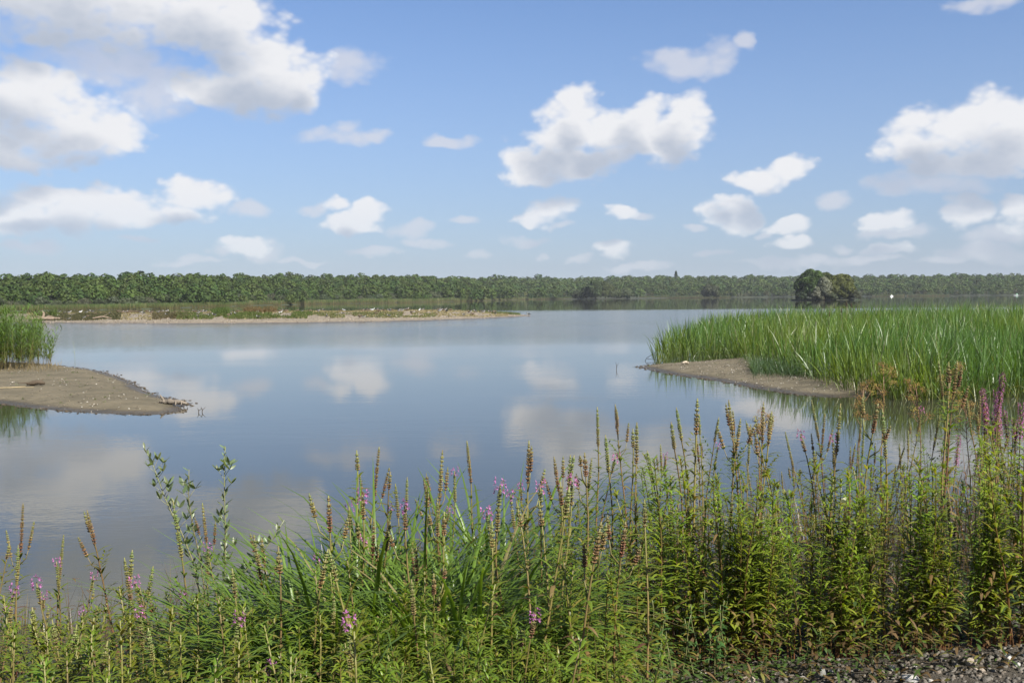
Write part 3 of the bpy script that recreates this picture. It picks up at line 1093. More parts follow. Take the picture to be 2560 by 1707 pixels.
def bird_mesh(body, wing, head, flat):
    """resting wader / gull: body, folded wings, neck, head, bill, two legs - one continuous small figure"""
    mb = MB()
    n, s = 9, 7
    xs = np.linspace(-0.17, 0.16, n)
    r = np.array([0.008, 0.03, 0.052, 0.066, 0.07, 0.064, 0.05, 0.032, 0.014])
    zc = 0.13 + np.array([0.0, 0.004, 0.006, 0.004, 0.0, 0.004, 0.014, 0.03, 0.05])
    V, C = [], []
    for i in range(n):
        for j in range(s):
            a = j / s * 2 * PI
            V.append((xs[i], r[i] * math.cos(a), zc[i] + r[i] * math.sin(a)))
            C.append(wing if math.sin(a) > -0.2 and i < 7 else body)
    Q = [(i * s + j, (i + 1) * s + j, (i + 1) * s + (j + 1) % s, i * s + (j + 1) % s) for i in range(n - 1) for j in range(s)]
    mb.add(V, Q, None, C)
    if not flat:
        tube(mb, [(0.12, 0, 0.165), (0.15, 0, 0.2), (0.16, 0, 0.225)], [0.035, 0.026, 0.028], 6, body)
    hx, hz = (0.165, 0.235) if not flat else (0.15, 0.185)
    hv = np.array([(math.cos(a) * math.cos(b), math.sin(a) * math.cos(b), math.sin(b)) for b in (-1.2, -0.5, 0.2, 0.9, 1.4) for a in np.arange(6) / 6 * 2 * PI])
    mb.add(hv * 0.034 + np.array([hx, 0, hz]), [(i * 6 + j, i * 6 + (j + 1) % 6, (i + 1) * 6 + (j + 1) % 6, (i + 1) * 6 + j) for i in range(4) for j in range(6)], None, head)
    tube(mb, [(hx + 0.028, 0, hz), (hx + 0.07, 0, hz - 0.006)], [0.01, 0.003], 4, (0.1, 0.07, 0.03))
    for sy in (-0.022, 0.022):
        tube(mb, [(-0.005, sy, 0.09), (0.0, sy, 0.05), (-0.008, sy, 0.0)], [0.008, 0.006, 0.006], 4, (0.2, 0.1, 0.05))
        tube(mb, [(-0.01, sy, 0.004), (0.035, sy, 0.003)], [0.007, 0.004], 4, (0.2, 0.1, 0.05))
    return mb.mesh('bird', M_BIRD, True)


birds = [(bird_mesh((0.45, 0.43, 0.4), (0.035, 0.035, 0.03), (0.03, 0.03, 0.03), False), 'dark-backed wader roosting among the flock on the gravel island'),
         (bird_mesh((0.2, 0.15, 0.1), (0.1, 0.075, 0.05), (0.1, 0.08, 0.055), True), 'brown duck resting among the flock on the gravel island'),
         (bird_mesh((0.7, 0.7, 0.68), (0.38, 0.39, 0.4), (0.65, 0.65, 0.63), False), 'white gull standing among the dark birds on the gravel island')]


def put_bird(q, k, lab=None, grp='birds roosting on the gravel island', s=None):
    o = link_mesh('bird', birds[k][0])
    o.location = (float(q[0]), float(q[1]), float(q[2]) - 0.004)
    o.rotation_euler = (0, 0, rng.uniform(0, 2 * PI) if rng.random() < 0.35 else (PI + rng.normal(0, 0.5)) * (rng.random() < 0.5) + rng.normal(0, 0.4))
    s = s or rng.uniform(1.5, 2.1)
    o.scale = (s, s, s)
    tag(o, lab or birds[k][1], 'bird', grp)


for i in range(150):
    px = rng.uniform(300, 1240) if i < 120 else rng.uniform(130, 420)
    f = np.clip(rng.normal(0.56, 0.09), 0.4, 0.8) if rng.random() < 0.75 else rng.uniform(0.08, 0.5)
    put_bird(isle_point(px, f), 0 if rng.random() < 0.55 else 1)
for px, f in [(200, 0.55), (143, 0.3), (1048, 0.45), (1100, 0.47), (700, 0.3), (860, 0.7), (930, 0.62)]:
    put_bird(isle_point(px, f), 2)
put_bird(isle_point(1322, 0.5), 0, 'dark bird standing alone at the right tip of the gravel island', None)


# driftwood root at the left end of the island
def branchwood(name, loc, rz, segs, label, cat='driftwood', col=(0.25, 0.19, 0.14)):
    """segs: list of (points, radii); first is the log, the rest are branch parts"""
    root = tag(empty(name, loc, rz), label, cat)
    for i, (pts, rad) in enumerate(segs):
        mb = MB()
        pts = np.asarray(pts, float)
        t = np.linspace(0, 1, len(pts))
        tt = np.linspace(0, 1, 4 * len(pts))
        pp = np.stack([np.interp(tt, t, pts[:, k]) for k in range(3)], 1)
        rr = np.interp(tt, t, rad) * rng.uniform(0.8, 1.2, len(tt))
        pp += rng.normal(0, 0.12, pp.shape) * rr[:, None]
        tube(mb, pp, rr, 7, np.array(col) * rng.uniform(0.8, 1.2), np.array(col) * rng.uniform(0.8, 1.2))
        link_mesh('log' if i == 0 else 'branch', mb.mesh('log' if i == 0 else 'branch', M_WOOD, True), root)
    return root


q = isle_point(104, 0.1)
branchwood('driftwood_root', q + np.array([0, 0, 0.15]), 0.1,
           [([(-1.6, 0, 0.1), (0, 0, 0.15), (2.4, -0.4, 0.05), (4.0, -0.3, 0.0)], [0.2, 0.26, 0.18, 0.08]),
            ([(0.1, 0, 0.2), (0.2, 0.1, 0.8), (0.0, 0, 1.2)], [0.2, 0.14, 0.06]),
            ([(0.0, 0, 0.2), (-0.7, 0, 0.5), (-1.3, 0.2, 0.5)], [0.15, 0.1, 0.05]),
            ([(0.4, 0, 0.2), (0.9, 0, 0.5), (1.5, -0.1, 0.35)], [0.12, 0.08, 0.04])],
           'pale tree stump with roots at the left end of the gravel island')
q = isle_point(255, 0.12)
branchwood('driftwood_branch', q + np.array([0, 0, 0.1]), 0.3,
           [([(-1.2, 0, 0.1), (0, 0, 0.3), (1.3, 0, 0.05)], [0.07, 0.09, 0.04]), ([(0, 0, 0.3), (0.6, 0.2, 0.6)], [0.05, 0.02])],
           'small pale branch lying on the island beach right of the stump')

# small white boats moored at the far right shore
def boat(px, d, length, rz, label, cabin_col):
    root = tag(empty('moored_boat', at_dist(px, d, 0.0), rz), label, 'boat')
    mb = MB()
    st = [(-0.5, 0.30, 0.0), (-0.2, 0.36, 0.0), (0.15, 0.33, 0.02), (0.38, 0.2, 0.06), (0.5, 0.02, 0.1)]
    V = []
    for x, w, up in st:
        V += [(x * length, -w * length * 0.5, 0.26 * length * 0.6 + up), (x * length, -w * length * 0.3, -0.1), (x * length, w * length * 0.3, -0.1), (x * length, w * length * 0.5, 0.26 * length * 0.6 + up)]
    Q = []
    for i in range(4):
        for j in range(3):
            Q.append((i * 4 + j, i * 4 + j + 1, i * 4 + j + 5, i * 4 + j + 4))
        Q.append((i * 4 + 3, i * 4, i * 4 + 4, i * 4 + 7))
    Q += [(0, 1, 2, 3)]
    mb.add(V, Q, None, (0.78, 0.78, 0.76))
    link_mesh('hull', mb.mesh('hull', M_PAINT), root)
    mb = MB()
    z0 = 0.15 * length
    L, Wc, Hc = 0.34 * length, 0.24 * length, 0.26 * length
    V = [(x - 0.05 * length, y, z) for z, k in ((z0, 1.0), (z0 + Hc, 0.82)) for x, y in ((-L / 2 * k, -Wc / 2 * k), (L / 2 * k, -Wc / 2 * k), (L / 2 * k, Wc / 2 * k), (-L / 2 * k, Wc / 2 * k))]
    mb.add(V, [(4, 5, 6, 7), (0, 1, 5, 4), (1, 2, 6, 5), (2, 3, 7, 6), (3, 0, 4, 7)], None, cabin_col)
    link_mesh('cabin', mb.mesh('cabin', M_PAINT), root)


boat(2229, 880, 3.2, 0.3, 'small white boat moored at the far shore right of the islet', (0.8, 0.8, 0.78))
boat(2541, 900, 4.2, 2.7, 'tiny white boat with a green cabin by the far right shore', (0.15, 0.35, 0.2))


# ------------------------------------------------------------------ cattail bed on the right
CAT = [at_dist(x, d)[:2] for x, d in [(1633, 46), (1700, 46.5), (1780, 46.5), (1850, 45), (1890, 40), (1960, 36.5), (2040, 33.2), (2090, 31), (2180, 29.4), (2250, 28.6), (2400, 28.6), (2560, 29), (2760, 30),
                                      (2760, 112), (2300, 104), (2000, 98), (1880, 92), (1800, 84), (1720, 70), (1660, 56)]]


def ground_right(P):
    return np.maximum(bar_h(P), -0.05)


def cattails():
    mb = MB()
    cat = np.array(CAT)
    lo, hi = cat.min(0), cat.max(0)
    pts = []
    while sum(len(p) for p in pts) < 24000:
        y = lo[1] + (hi[1] - lo[1]) * rng.random(40000) ** 1.7
        x = rng.uniform(lo[0], hi[0], 40000)
        P = np.stack([x, y], 1)
        P = P[poly_dist(P, cat) > 0]
        keep = np.abs(P[:, 0]) < 0.56 * P[:, 1] + 3
        pts.append(P[keep])
    P = np.concatenate(pts)[:24000]
    n = len(P)
    dist_edge = poly_dist(P, cat)
    clump = fbm(P[:, 0] / 2.2, P[:, 1] / 2.2, 3)
    H = (1.62 + 0.75 * (clump - 0.45) + rng.normal(0, 0.22, n)) * np.interp(dist_edge, [0, 0.5, 2.5], [0.72, 0.88, 1.0]) * np.interp(P[:, 1], [28, 45, 95], [1.0, 1.04, 1.2])
    B = np.stack([P[:, 0], P[:, 1], ground_right(P) - 0.03], 1)
    lean = np.stack([rng.normal(0.06, 0.17, n) + 0.5 * (fbm(P[:, 0] / 1.3 + 40, P[:, 1] / 1.3, 3) - 0.45), rng.normal(0, 0.15, n), np.ones(n)], 1)
    out = np.interp(dist_edge, [0, 0.8], [0.22, 0.0])
    lean[:, 0] -= out * (B[:, 0] < at_dist(1720, 46)[0] + 4)
    lean[:, 1] -= out * 0.7
    k = rng.uniform(0.65, 1.15, (n, 1))
    warm = (fbm(P[:, 0] / 5.0 + 9, P[:, 1] / 5.0, 3)[:, None] > 0.46) * 1.0
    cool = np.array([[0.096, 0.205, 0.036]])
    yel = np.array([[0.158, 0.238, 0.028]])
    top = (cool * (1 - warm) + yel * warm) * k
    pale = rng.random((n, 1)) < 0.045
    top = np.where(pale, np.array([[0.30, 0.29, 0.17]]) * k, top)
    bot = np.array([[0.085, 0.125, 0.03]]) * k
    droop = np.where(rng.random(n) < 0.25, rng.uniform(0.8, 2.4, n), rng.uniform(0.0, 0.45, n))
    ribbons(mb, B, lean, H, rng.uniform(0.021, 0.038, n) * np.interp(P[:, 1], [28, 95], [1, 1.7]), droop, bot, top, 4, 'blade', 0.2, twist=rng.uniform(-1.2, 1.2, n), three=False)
    # young yellow-green shoots along the water edge
    m = 900
    idx = rng.choice(np.where(dist_edge < 0.9)[0], m)
    B2 = B[idx] + np.stack([rng.normal(0, 0.25, m), rng.normal(-0.2, 0.2, m), np.zeros(m)], 1)
    B2[:, 2] = ground_right(B2[:, :2]) - 0.03
    l2 = np.stack([rng.normal(0, 0.25, m), rng.normal(0, 0.25, m), np.ones(m)], 1)
    k2 = rng.uniform(0.8, 1.3, (m, 1))
    ribbons(mb, B2, l2, rng.uniform(0.4, 1.0, m), 0.022, rng.uniform(0, 0.8, m), np.array([[0.2, 0.2, 0.075]]) * k2, np.array([[0.12, 0.17, 0.045]]) * k2, 4, 'blade', 0.2, twist=rng.uniform(-1, 1, m), three=False)
    # fine feathery growth in front of the bed
    m = 5200
    q = np.array([at_dist(rng.uniform(1880, 2110), 1.0) for _ in range(m)])
    dd = 36.5 + rng.normal(0, 1.3, m) - (q[:, 0] - 0.32) * 20
    B3 = np.stack([q[:, 0] * dd, dd, np.zeros(m)], 1)
    B3[:, 2] = ground_right(B3[:, :2]) - 0.02
    l3 = np.stack([rng.normal(0, 0.35, m), rng.normal(0, 0.35, m), np.ones(m)], 1)
    k3 = rng.uniform(0.7, 1.3, (m, 1))
    ribbons(mb, B3, l3, rng.uniform(0.25, 0.75, m), 0.012, rng.uniform(0.1, 0.9, m), np.array([[0.05, 0.09, 0.035]]) * k3, np.array([[0.075, 0.125, 0.05]]) * k3, 3, 'blade', 0, twist=rng.uniform(-1, 1, m), three=False)
    tag(link_mesh('cattail_leaves', mb.mesh('cattail_leaves', M_REED)), 'dense bed of tall green cattail leaves on the right mud bar', 'cattails', kind='stuff')


cattails()


def cattail_stalk(px, py, d, label, tilt=0.05, hl=0.2):
    top = ray(px, py) * d + np.array([0, 0, CAM_H])
    base = np.array([top[0] - tilt, d, -0.02])
    base[2] = float(ground_right(base[None, :2])[0]) - 0.03
    root = tag(empty('cattail', base), label, 'cattail', 'cattail seed heads above the reed bed')
    v = top - base
    mb = MB()
    tube(mb, [v * 0, v * 0.5, v], [0.009, 0.008, 0.005], 5, (0.13, 0.13, 0.05))
    link_mesh('stalk', mb.mesh('stalk', M_STEM, True), root)
    mb = MB()
    u = v / np.linalg.norm(v)
    s = v - u * (hl + 0.07)
    tube(mb, [s, s + u * 0.02, s + u * hl * 0.5, s + u * (hl - 0.02), s + u * hl], [0.012, 0.02, 0.022, 0.019, 0.01], 8, (0.055, 0.028, 0.016))
    link_mesh('seed_head', mb.mesh('seed_head', M_SEED, True), root)


cattail_stalk(2117, 752, 52, 'tallest dark brown cattail head above the reed bed')
cattail_stalk(2103, 767, 50, 'shorter dark brown cattail head left of the tallest one', 0.0)
cattail_stalk(2128, 756, 56, 'thin leaning cattail head right of the tallest one', -0.15)
cattail_stalk(2074, 776, 49, 'dark cattail head half hidden at the left of the group', 0.1)
cattail_stalk(2040, 800, 45, 'lowest brown cattail head sunk in the reed leaves', 0.0)


# ------------------------------------------------------------------ reed clump on the left spit
def left_reeds():
    mb = MB()
    n = 620
    px = np.where(rng.random(n) < 0.93, rng.uniform(-230, 82, n), rng.uniform(82, 122, n))
    d = 43.5 + rng.uniform(-2.6, 6.0, n) - np.clip(px, -50, 120) * 0.0
    d = np.where(px > 70, rng.uniform(44, 50, n), d)
    P = np.array([at_dist(a, b) for a, b in zip(px, d)])
    P[:, 2] = np.maximum(spit_h(P[:, :2]), -0.1) - 0.03
    H = rng.uniform(1.5, 2.75, n) * np.interp(px, [-200, 30, 82, 122], [1.0, 1.0, 0.92, 0.75])
    lean = np.stack([rng.normal(0.07, 0.13, n), rng.normal(0, 0.1, n), np.ones(n)], 1)
    k = rng.uniform(0.8, 1.25, (n, 1))
    pos = ribbons(mb, P, lean, H, 0.016, rng.uniform(0, 0.12, n), np.array([[0.26, 0.2, 0.09]]) * k, np.array([[0.12, 0.17, 0.06]]) * k, 7, 'blade', 0, side=np.tile([[1.0, 0, 0]], (n, 1)), three=False)
    for i in range(2, 8):
        for rep in range(4):
            f = rng.random((n, 1))
            b = pos[:, i - 1] * (1 - f) + pos[:, i] * f
            a = rng.uniform(0, 2 * PI, n)
            d0 = np.stack([np.cos(a), np.sin(a), rng.uniform(0.9, 1.8, n)], 1)
            kk = k * rng.uniform(0.75, 1.25, (n, 1))
            g = np.array([[0.125, 0.205, 0.045]]) if i > 3 else np.array([[0.13, 0.18, 0.04]])
            ribbons(mb, b, d0, rng.uniform(0.3, 0.55, n), rng.uniform(0.02, 0.034, n), rng.uniform(0.2, 1.6, n), g * kk, g * kk * np.array([1.05, 1.1, 1.0]), 4, 'lance', 0.2, three=False)
    # straw at the foot
    m = 900
    px = rng.uniform(-200, 150, m)
    d = 42.5 + rng.uniform(-2.4, 3.5, m)
    B = np.array([at_dist(a, b) for a, b in zip(px, d)])
    B[:, 2] = np.maximum(spit_h(B[:, :2]), -0.1) - 0.02
    l2 = np.stack([rng.normal(0, 0.35, m), rng.normal(0, 0.3, m), np.ones(m)], 1)
    k2 = rng.uniform(0.7, 1.3, (m, 1))
    ribbons(mb, B, l2, rng.uniform(0.12, 0.5, m), 0.012, rng.uniform(0, 0.8, m), np.array([[0.3, 0.22, 0.11]]) * k2, np.array([[0.34, 0.26, 0.13]]) * k2, 2, 'blade', 0, three=False)
    tag(link_mesh('common_reeds', mb.mesh('common_reeds', M_REED)), 'tall bright green reed clump on the left mud spit', 'reeds', kind='stuff')


left_reeds()

# lone thin reed stalk right of the clump
q = on_level(188, 925)
root = tag(empty('reed_stalk', (q[0], q[1], 0.0)), 'single thin reed stalk standing alone right of the left reed clump', 'reed')
mb = MB()
tube(mb, [(0, 0, 0), (0, 0, 0.6), (-0.05, 0, 1.25)], [0.009, 0.007, 0.003], 4, (0.2, 0.2, 0.09))
link_mesh('stalk', mb.mesh('stalk', M_STEM), root)
for a, z in ((0.4, 0.45), (2.8, 0.7), (0.2, 0.95), (3.0, 1.1)):
    mb = MB()
    ribbons(mb, [(0, 0, z)], [(math.cos(a), math.sin(a), 1.6)], 0.3, 0.022, 0.9, (0.1, 0.14, 0.05), (0.1, 0.14, 0.05), 4, 'lance', 0.2)
    link_mesh('leaf', mb.mesh('leaf', M_REED), root)


# ------------------------------------------------------------------ litter on the mud
def mud_litter():
    mb = MB()
    for poly, hf, n, spread in ((SPIT, spit_h, 3800, 0), (BAR, bar_h, 4200, 1)):
        pg = np.array(poly)[:, :2]
        lo, hi = pg.min(0), pg.max(0)
        P = np.stack([rng.uniform(lo[0], hi[0], n * 4), rng.uniform(lo[1], hi[1], n * 4)], 1)
        sdist = poly_dist(P, pg)
        keep = (sdist > 0.05) & ((fbm(P[:, 0] / 1.5, P[:, 1] / 1.5, 3) > 0.45) | (rng.random(len(P)) < 0.25))
        P = P[keep][:n]
        z = hf(P)
        ok = z > 0.0
        P, z = P[ok], z[ok]
        m = len(P)
        kind = rng.random((m, 1))
        c = np.where(kind < 0.16, np.array([[0.62, 0.58, 0.5]]), np.where(kind < 0.6, np.array([[0.24, 0.2, 0.145]]), np.array([[0.08, 0.06, 0.045]]))) * rng.uniform(0.75, 1.2, (m, 1))
        a = rng.uniform(0, PI, m)
        grains(mb, np.stack([P[:, 0], P[:, 1], z + 0.006], 1), np.stack([np.cos(a), np.sin(a), np.zeros(m)], 1), rng.uniform(0.01, 0.042, m), rng.uniform(0.005, 0.016, m), c)
    tag(link_mesh('shell_litter', mb.mesh('shell_litter', M_STONE)), 'white shell fragments and dark litter strewn on the mud banks', 'litter', kind='stuff')
    # drifted rim of dark debris along the spit edge
    mb = MB()
    B = []
    for pg in (np.array(SPIT)[:, :2], np.array(BAR)[:, :2]):
        for i in range(len(pg)):
            a, b = pg[i], pg[(i + 1) % len(pg)]
            L = np.linalg.norm(b - a)
            for _ in range(int(L * 14)):
                f = rng.random()
                B.append(np.append(a * (1 - f) + b * f + rng.normal(0, 0.12, 2), 0.012))
    B = np.array(B)
    n = len(B)
    a = rng.uniform(0, PI, n)
    k = rng.uniform(0.5, 1.4, (n, 1))
    grains(mb, B, np.stack([np.cos(a), 0.3 * np.sin(a), rng.normal(0, 0.1, n)], 1), rng.uniform(0.02, 0.09, n), rng.uniform(0.005, 0.016, n), np.array([[0.1, 0.075, 0.05]]) * k)
    tag(link_mesh('drift_debris', mb.mesh('drift_debris', M_STONE)), 'dark brown drift debris along the rims of the mud banks', 'debris', kind='stuff')


mud_litter()


def mud_sprouts():
    """young weeds coming up on the mud"""
    mb = MB()
    for poly, hf, n in ((SPIT, spit_h, 70), (BAR, bar_h, 80)):
        pg = np.array(poly)[:, :2]
        lo, hi = pg.min(0), pg.max(0)
        P = np.stack([rng.uniform(lo[0], hi[0], n * 6), rng.uniform(lo[1], hi[1], n * 6)], 1)
        P = P[poly_dist(P, pg) > 0.1][:n]
        for q, z in zip(P, hf(P)):
            k = 9
            a = rng.uniform(0, 2 * PI, k)
            B = np.tile(np.array([q[0], q[1], max(z, 0.0) - 0.005]), (k, 1)) + np.stack([rng.normal(0, 0.03, k), rng.normal(0, 0.03, k), np.zeros(k)], 1)
            c = np.array([[0.12, 0.16, 0.05]]) * rng.uniform(0.7, 1.3, (k, 1))
            ribbons(mb, B, np.stack([np.cos(a), np.sin(a), rng.uniform(0.8, 3, k)], 1), rng.uniform(0.03, 0.13, k), 0.012, rng.uniform(0.2, 1.2, k), c, c, 3, 'lance', 0.2, three=False)
    tag(link_mesh('mud_weeds', mb.mesh('mud_weeds', M_REED)), 'small green weed seedlings dotted over the two mud banks', 'weeds', kind='stuff')


mud_sprouts()

q = on_level(428, 1016)
q[2] = float(spit_h(q[None, :2])[0]) + 0.03
branchwood('driftwood_stump', q, 0.0,
           [([(-0.25, 0.05, 0.03), (0.0, 0, 0.05), (0.3, -0.05, 0.04), (0.46, -0.08, 0.0)], [0.05, 0.075, 0.06, 0.03]),
            ([(-0.2, 0.03, 0.05), (-0.25, 0.02, 0.16), (-0.31, 0, 0.25)], [0.045, 0.032, 0.012]),
            ([(0.1, 0, 0.06), (0.16, -0.1, 0.05), (0.18, -0.2, -0.02)], [0.04, 0.03, 0.015]),
            ([(0.25, 0, 0.05), (0.32, -0.12, 0.05), (0.35, -0.2, -0.02)], [0.035, 0.026, 0.012]),
            ([(-0.18, 0, 0.05), (-0.33, 0.05, 0.06), (-0.4, 0.05, 0.0)], [0.04, 0.025, 0.012])],
           'pale weathered driftwood stump with one upright branch on the spit tip', col=(0.19, 0.16, 0.125))
q = on_level(92, 977)
q[2] = float(spit_h(q[None, :2])[0]) + 0.02
branchwood('driftwood_clump', q, 0.2,
           [([(-0.3, 0, 0.04), (0, 0, 0.1), (0.25, 0, 0.05)], [0.05, 0.09, 0.04]), ([(-0.2, 0, 0.08), (-0.55, -0.1, 0.1)], [0.025, 0.012]),
            ([(0.05, 0, 0.1), (0.2, 0.1, 0.2)], [0.03, 0.01])], 'dark clump of driftwood lying on the left mud spit', col=(0.1, 0.075, 0.05))
q = on_level(20, 985)
q[2] = float(spit_h(q[None, :2])[0]) + 0.02
branchwood('straw_stalk', q, 0.35, [([(-0.9, 0, 0.0), (0, 0, 0.02), (0.75, 0, 0.0)], [0.014, 0.016, 0.008]), ([(0.1, 0, 0.02), (0.5, 0.2, 0.03)], [0.01, 0.005])],
           'pale dry reed stalk lying on the mud spit near the left edge', 'stalk', (0.4, 0.32, 0.18))
q = on_level(1714, 919)
q[2] = float(bar_h(q[None, :2])[0]) + 0.02
branchwood('mud_log', q, 0.2, [([(-0.16, 0, 0.02), (0.0, 0, 0.05), (0.14, 0, 0.01)], [0.03, 0.06, 0.03]), ([(0.0, 0, 0.05), (0.12, -0.08, 0.06)], [0.02, 0.01])],
           'small pale lump of wood on the right mud bar', 'driftwood', (0.4, 0.34, 0.26))
q = on_level(1640, 902)
branchwood('dead_twig', q, 0.0, [([(-0.5, 0, 0.0), (-0.42, 0, 0.14), (-0.15, 0, 0.3), (0.1, 0, 0.5)], [0.012, 0.012, 0.01, 0.006]), ([(-0.4, 0, 0.1), (-0.1, 0, 0.06), (0.2, 0, 0.04)], [0.012, 0.01, 0.006]),
                                  ([(-0.15, 0, 0.1), (-0.2, 0, 0.2), (-0.1, 0, 0.25)], [0.009, 0.008, 0.004])],
           'dark bent dead twig at the left foot of the cattail bed', 'twig', (0.05, 0.04, 0.035))
for px, py, h, lab in [(496, 1031, 0.12, 'thin dark twig poking from the water, left of the pair past the spit'),
                       (505, 1030, 0.14, 'thin forked twig poking from the water right of the spit tip'),
                       (1541, 924, 0.3, 'short thin stick standing in open water left of the cattail bed')]:
    q = on_level(px, py)
    branchwood('water_twig', q, 0.0, [([(0, 0, -0.1), (0.01, 0, h * 0.5), (-0.03, 0, h)], [0.012, 0.01, 0.005]), ([(0, 0, h * 0.3), (0.06, 0, h * 0.7), (0.1, 0, h * 0.95)], [0.007, 0.006, 0.004])], lab, 'twig', (0.07, 0.06, 0.05))


# ------------------------------------------------------------------ foreground plants
def solve(px, py, H, lo=2.3, hi=9.0):
    """where along the pixel's ray a plant of height H standing on the bank has its tip"""
    d = ray(px, py)
    ys = np.linspace(lo, hi, 140)
    zz = CAM_H + d[2] * ys
    g = bank_z(d[0] * ys, ys)
    diff = zz - g - H
    s = np.where(diff <= 0)[0]
    i = s[0] if len(s) and s[0] > 0 else (int(np.argmin(np.abs(diff))))
    y = ys[i]
    return np.array([d[0] * y, y, g[i]]), zz[i] - g[i]


STEM_R, STEM_G = (0.20, 0.085, 0.045), (0.17, 0.155, 0.05)
LG = np.array((0.148, 0.196, 0.02))


def stem_path(h, bend, seed):
    r = np.random.default_rng(seed)
    t = np.linspace(0, 1, 9)
    a = r.uniform(0, 2 * PI)
    off = bend * t ** 1.8
    wig = 0.006 * np.sin(t * 9 + seed)
    return np.stack([off * math.cos(a) + wig, off * math.sin(a) - wig, t * h], 1)


def leaf_pairs(mb, path, t0, t1, gap, size, col, colb, r, dry=0.25, whorl=2, up=0.9, wr=0.2):
    h = path[-1, 2]
    tt = np.linspace(0, 1, len(path))
    n = int((t1 - t0) * h / gap)
    B, D, L, C, Dr = [], [], [], [], []
    ph = r.uniform(0, PI)
    for i in range(n):
        t = t0 + (t1 - t0) * (i + 0.5 * r.random()) / max(n, 1)
        b = np.array([np.interp(t, tt, path[:, k]) for k in range(3)])
        f = (t - t0) / (t1 - t0)
        for j in range(whorl):
            a = ph + i * PI / 2 + j * 2 * PI / whorl + r.normal(0, 0.25)
            if r.random() < 0.08 or (f < 0.2 and r.random() < 0.5):
                continue
            B.append(b)
            D.append((math.cos(a), math.sin(a), up + r.normal(0, 0.3)))
            sz = size * (1.0 - 0.5 * f) * r.uniform(0.75, 1.2) * (0.7 if f < 0.12 else 1)
            L.append(sz)
            isdry = r.random() < dry * (1 - f) ** 1.5 * 2.2
            c = np.array((0.2, 0.125, 0.06)) if isdry else (np.array(col) * f + np.array(colb) * (1 - f))
            if not isdry and r.random() < 0.1:
                c = np.array((0.24, 0.22, 0.05))
            C.append(c * r.uniform(0.75, 1.25))
            Dr.append(r.uniform(0.5, 1.6) if not isdry else r.uniform(2.0, 4.0))
    if B:
        L = np.array(L)
        C = np.array(C)
        ribbons(mb, B, D, L, L * wr, Dr, C, C * 1.05, 4, 'lance', 0.35)


def spike(mb, path0, direc, length, r, brown, rad=0.0092):
    """whorls of seed capsules round the top of the stem"""
    gap = 0.0092
    n = max(5, int(length / gap))
    direc = unit(np.asarray(direc, float))
    s = unit(np.cross(direc, (0.3, 0.9, 0.1)))
    u = np.cross(direc, s)
    cen, ax, ln, wd, col = [], [], [], [], []
    for i in range(n):
        f = i / max(n - 1, 1)
        w = np.interp(f, [0, 0.1, 0.55, 0.9, 1], [0.8, 1.1, 1.0, 0.72, 0.35])
        if f < 0.35 and r.random() < 0.12:
            continue
        c = np.asarray(path0) + direc * (i * gap + r.normal(0, 0.003))
        for j in range(7):
            a = j / 7 * 2 * PI + i * 0.8 + r.normal(0, 0.15)
            o = s * math.cos(a) + u * math.sin(a)
            cen.append(c + o * rad * w * 0.62)
            ax.append(o + direc * 0.75)
            ln.append(0.0068 * (0.6 + 0.4 * w) * r.uniform(0.8, 1.2))
            wd.append(0.0034 * r.uniform(0.8, 1.25))
            b = np.clip(brown * 1.25 - f * 0.9 + r.normal(0, 0.18), 0, 1)
            green, br = np.array((0.14, 0.165, 0.045)), np.array((0.19, 0.105, 0.042))
            if r.random() < 0.22:
                br = np.array((0.10, 0.05, 0.03))
            if r.random() < 0.15:
                br = np.array((0.3, 0.2, 0.085))
            col.append((green * (1 - b) + br * b) * r.uniform(0.8, 1.2))
    grains(mb, cen, ax, ln, wd, np.array(col))
    tube(mb, [path0, np.asarray(path0) + direc * length], [0.0042, 0.0018], 5, (0.15, 0.1, 0.05), (0.13, 0.14, 0.05))


def blossom(mb, c, r, n=12, spread=0.017, tall=0.05, dark=0.0):
    """small five-petalled magenta flowers clustered round a stem"""
    c = np.asarray(c, float)
    for i in range(n):
        a = i * 2.4 + r.normal(0, 0.3)
        o = np.array((math.cos(a), math.sin(a), 0.35))
        p = c + np.array((math.cos(a) * spread, math.sin(a) * spread, tall * (i / n - 0.3)))
        col = np.array((0.38, 0.13, 0.34)) * r.uniform(0.7, 1.25) * (1 - dark)
        k = 5
        s = unit(np.cross(o, (0.1, 0.2, 0.95)))
        u = unit(np.cross(o, s))
        D = [s * math.cos(q) + u * math.sin(q) + unit(o) * 0.5 for q in np.arange(k) / k * 2 * PI]
        ribbons(mb, np.tile(p, (k, 1)), D, 0.0125, 0.007, 0.3, col, col * np.array((1.3, 1.5, 1.3)), 2, 'oval', 0.1, three=False)


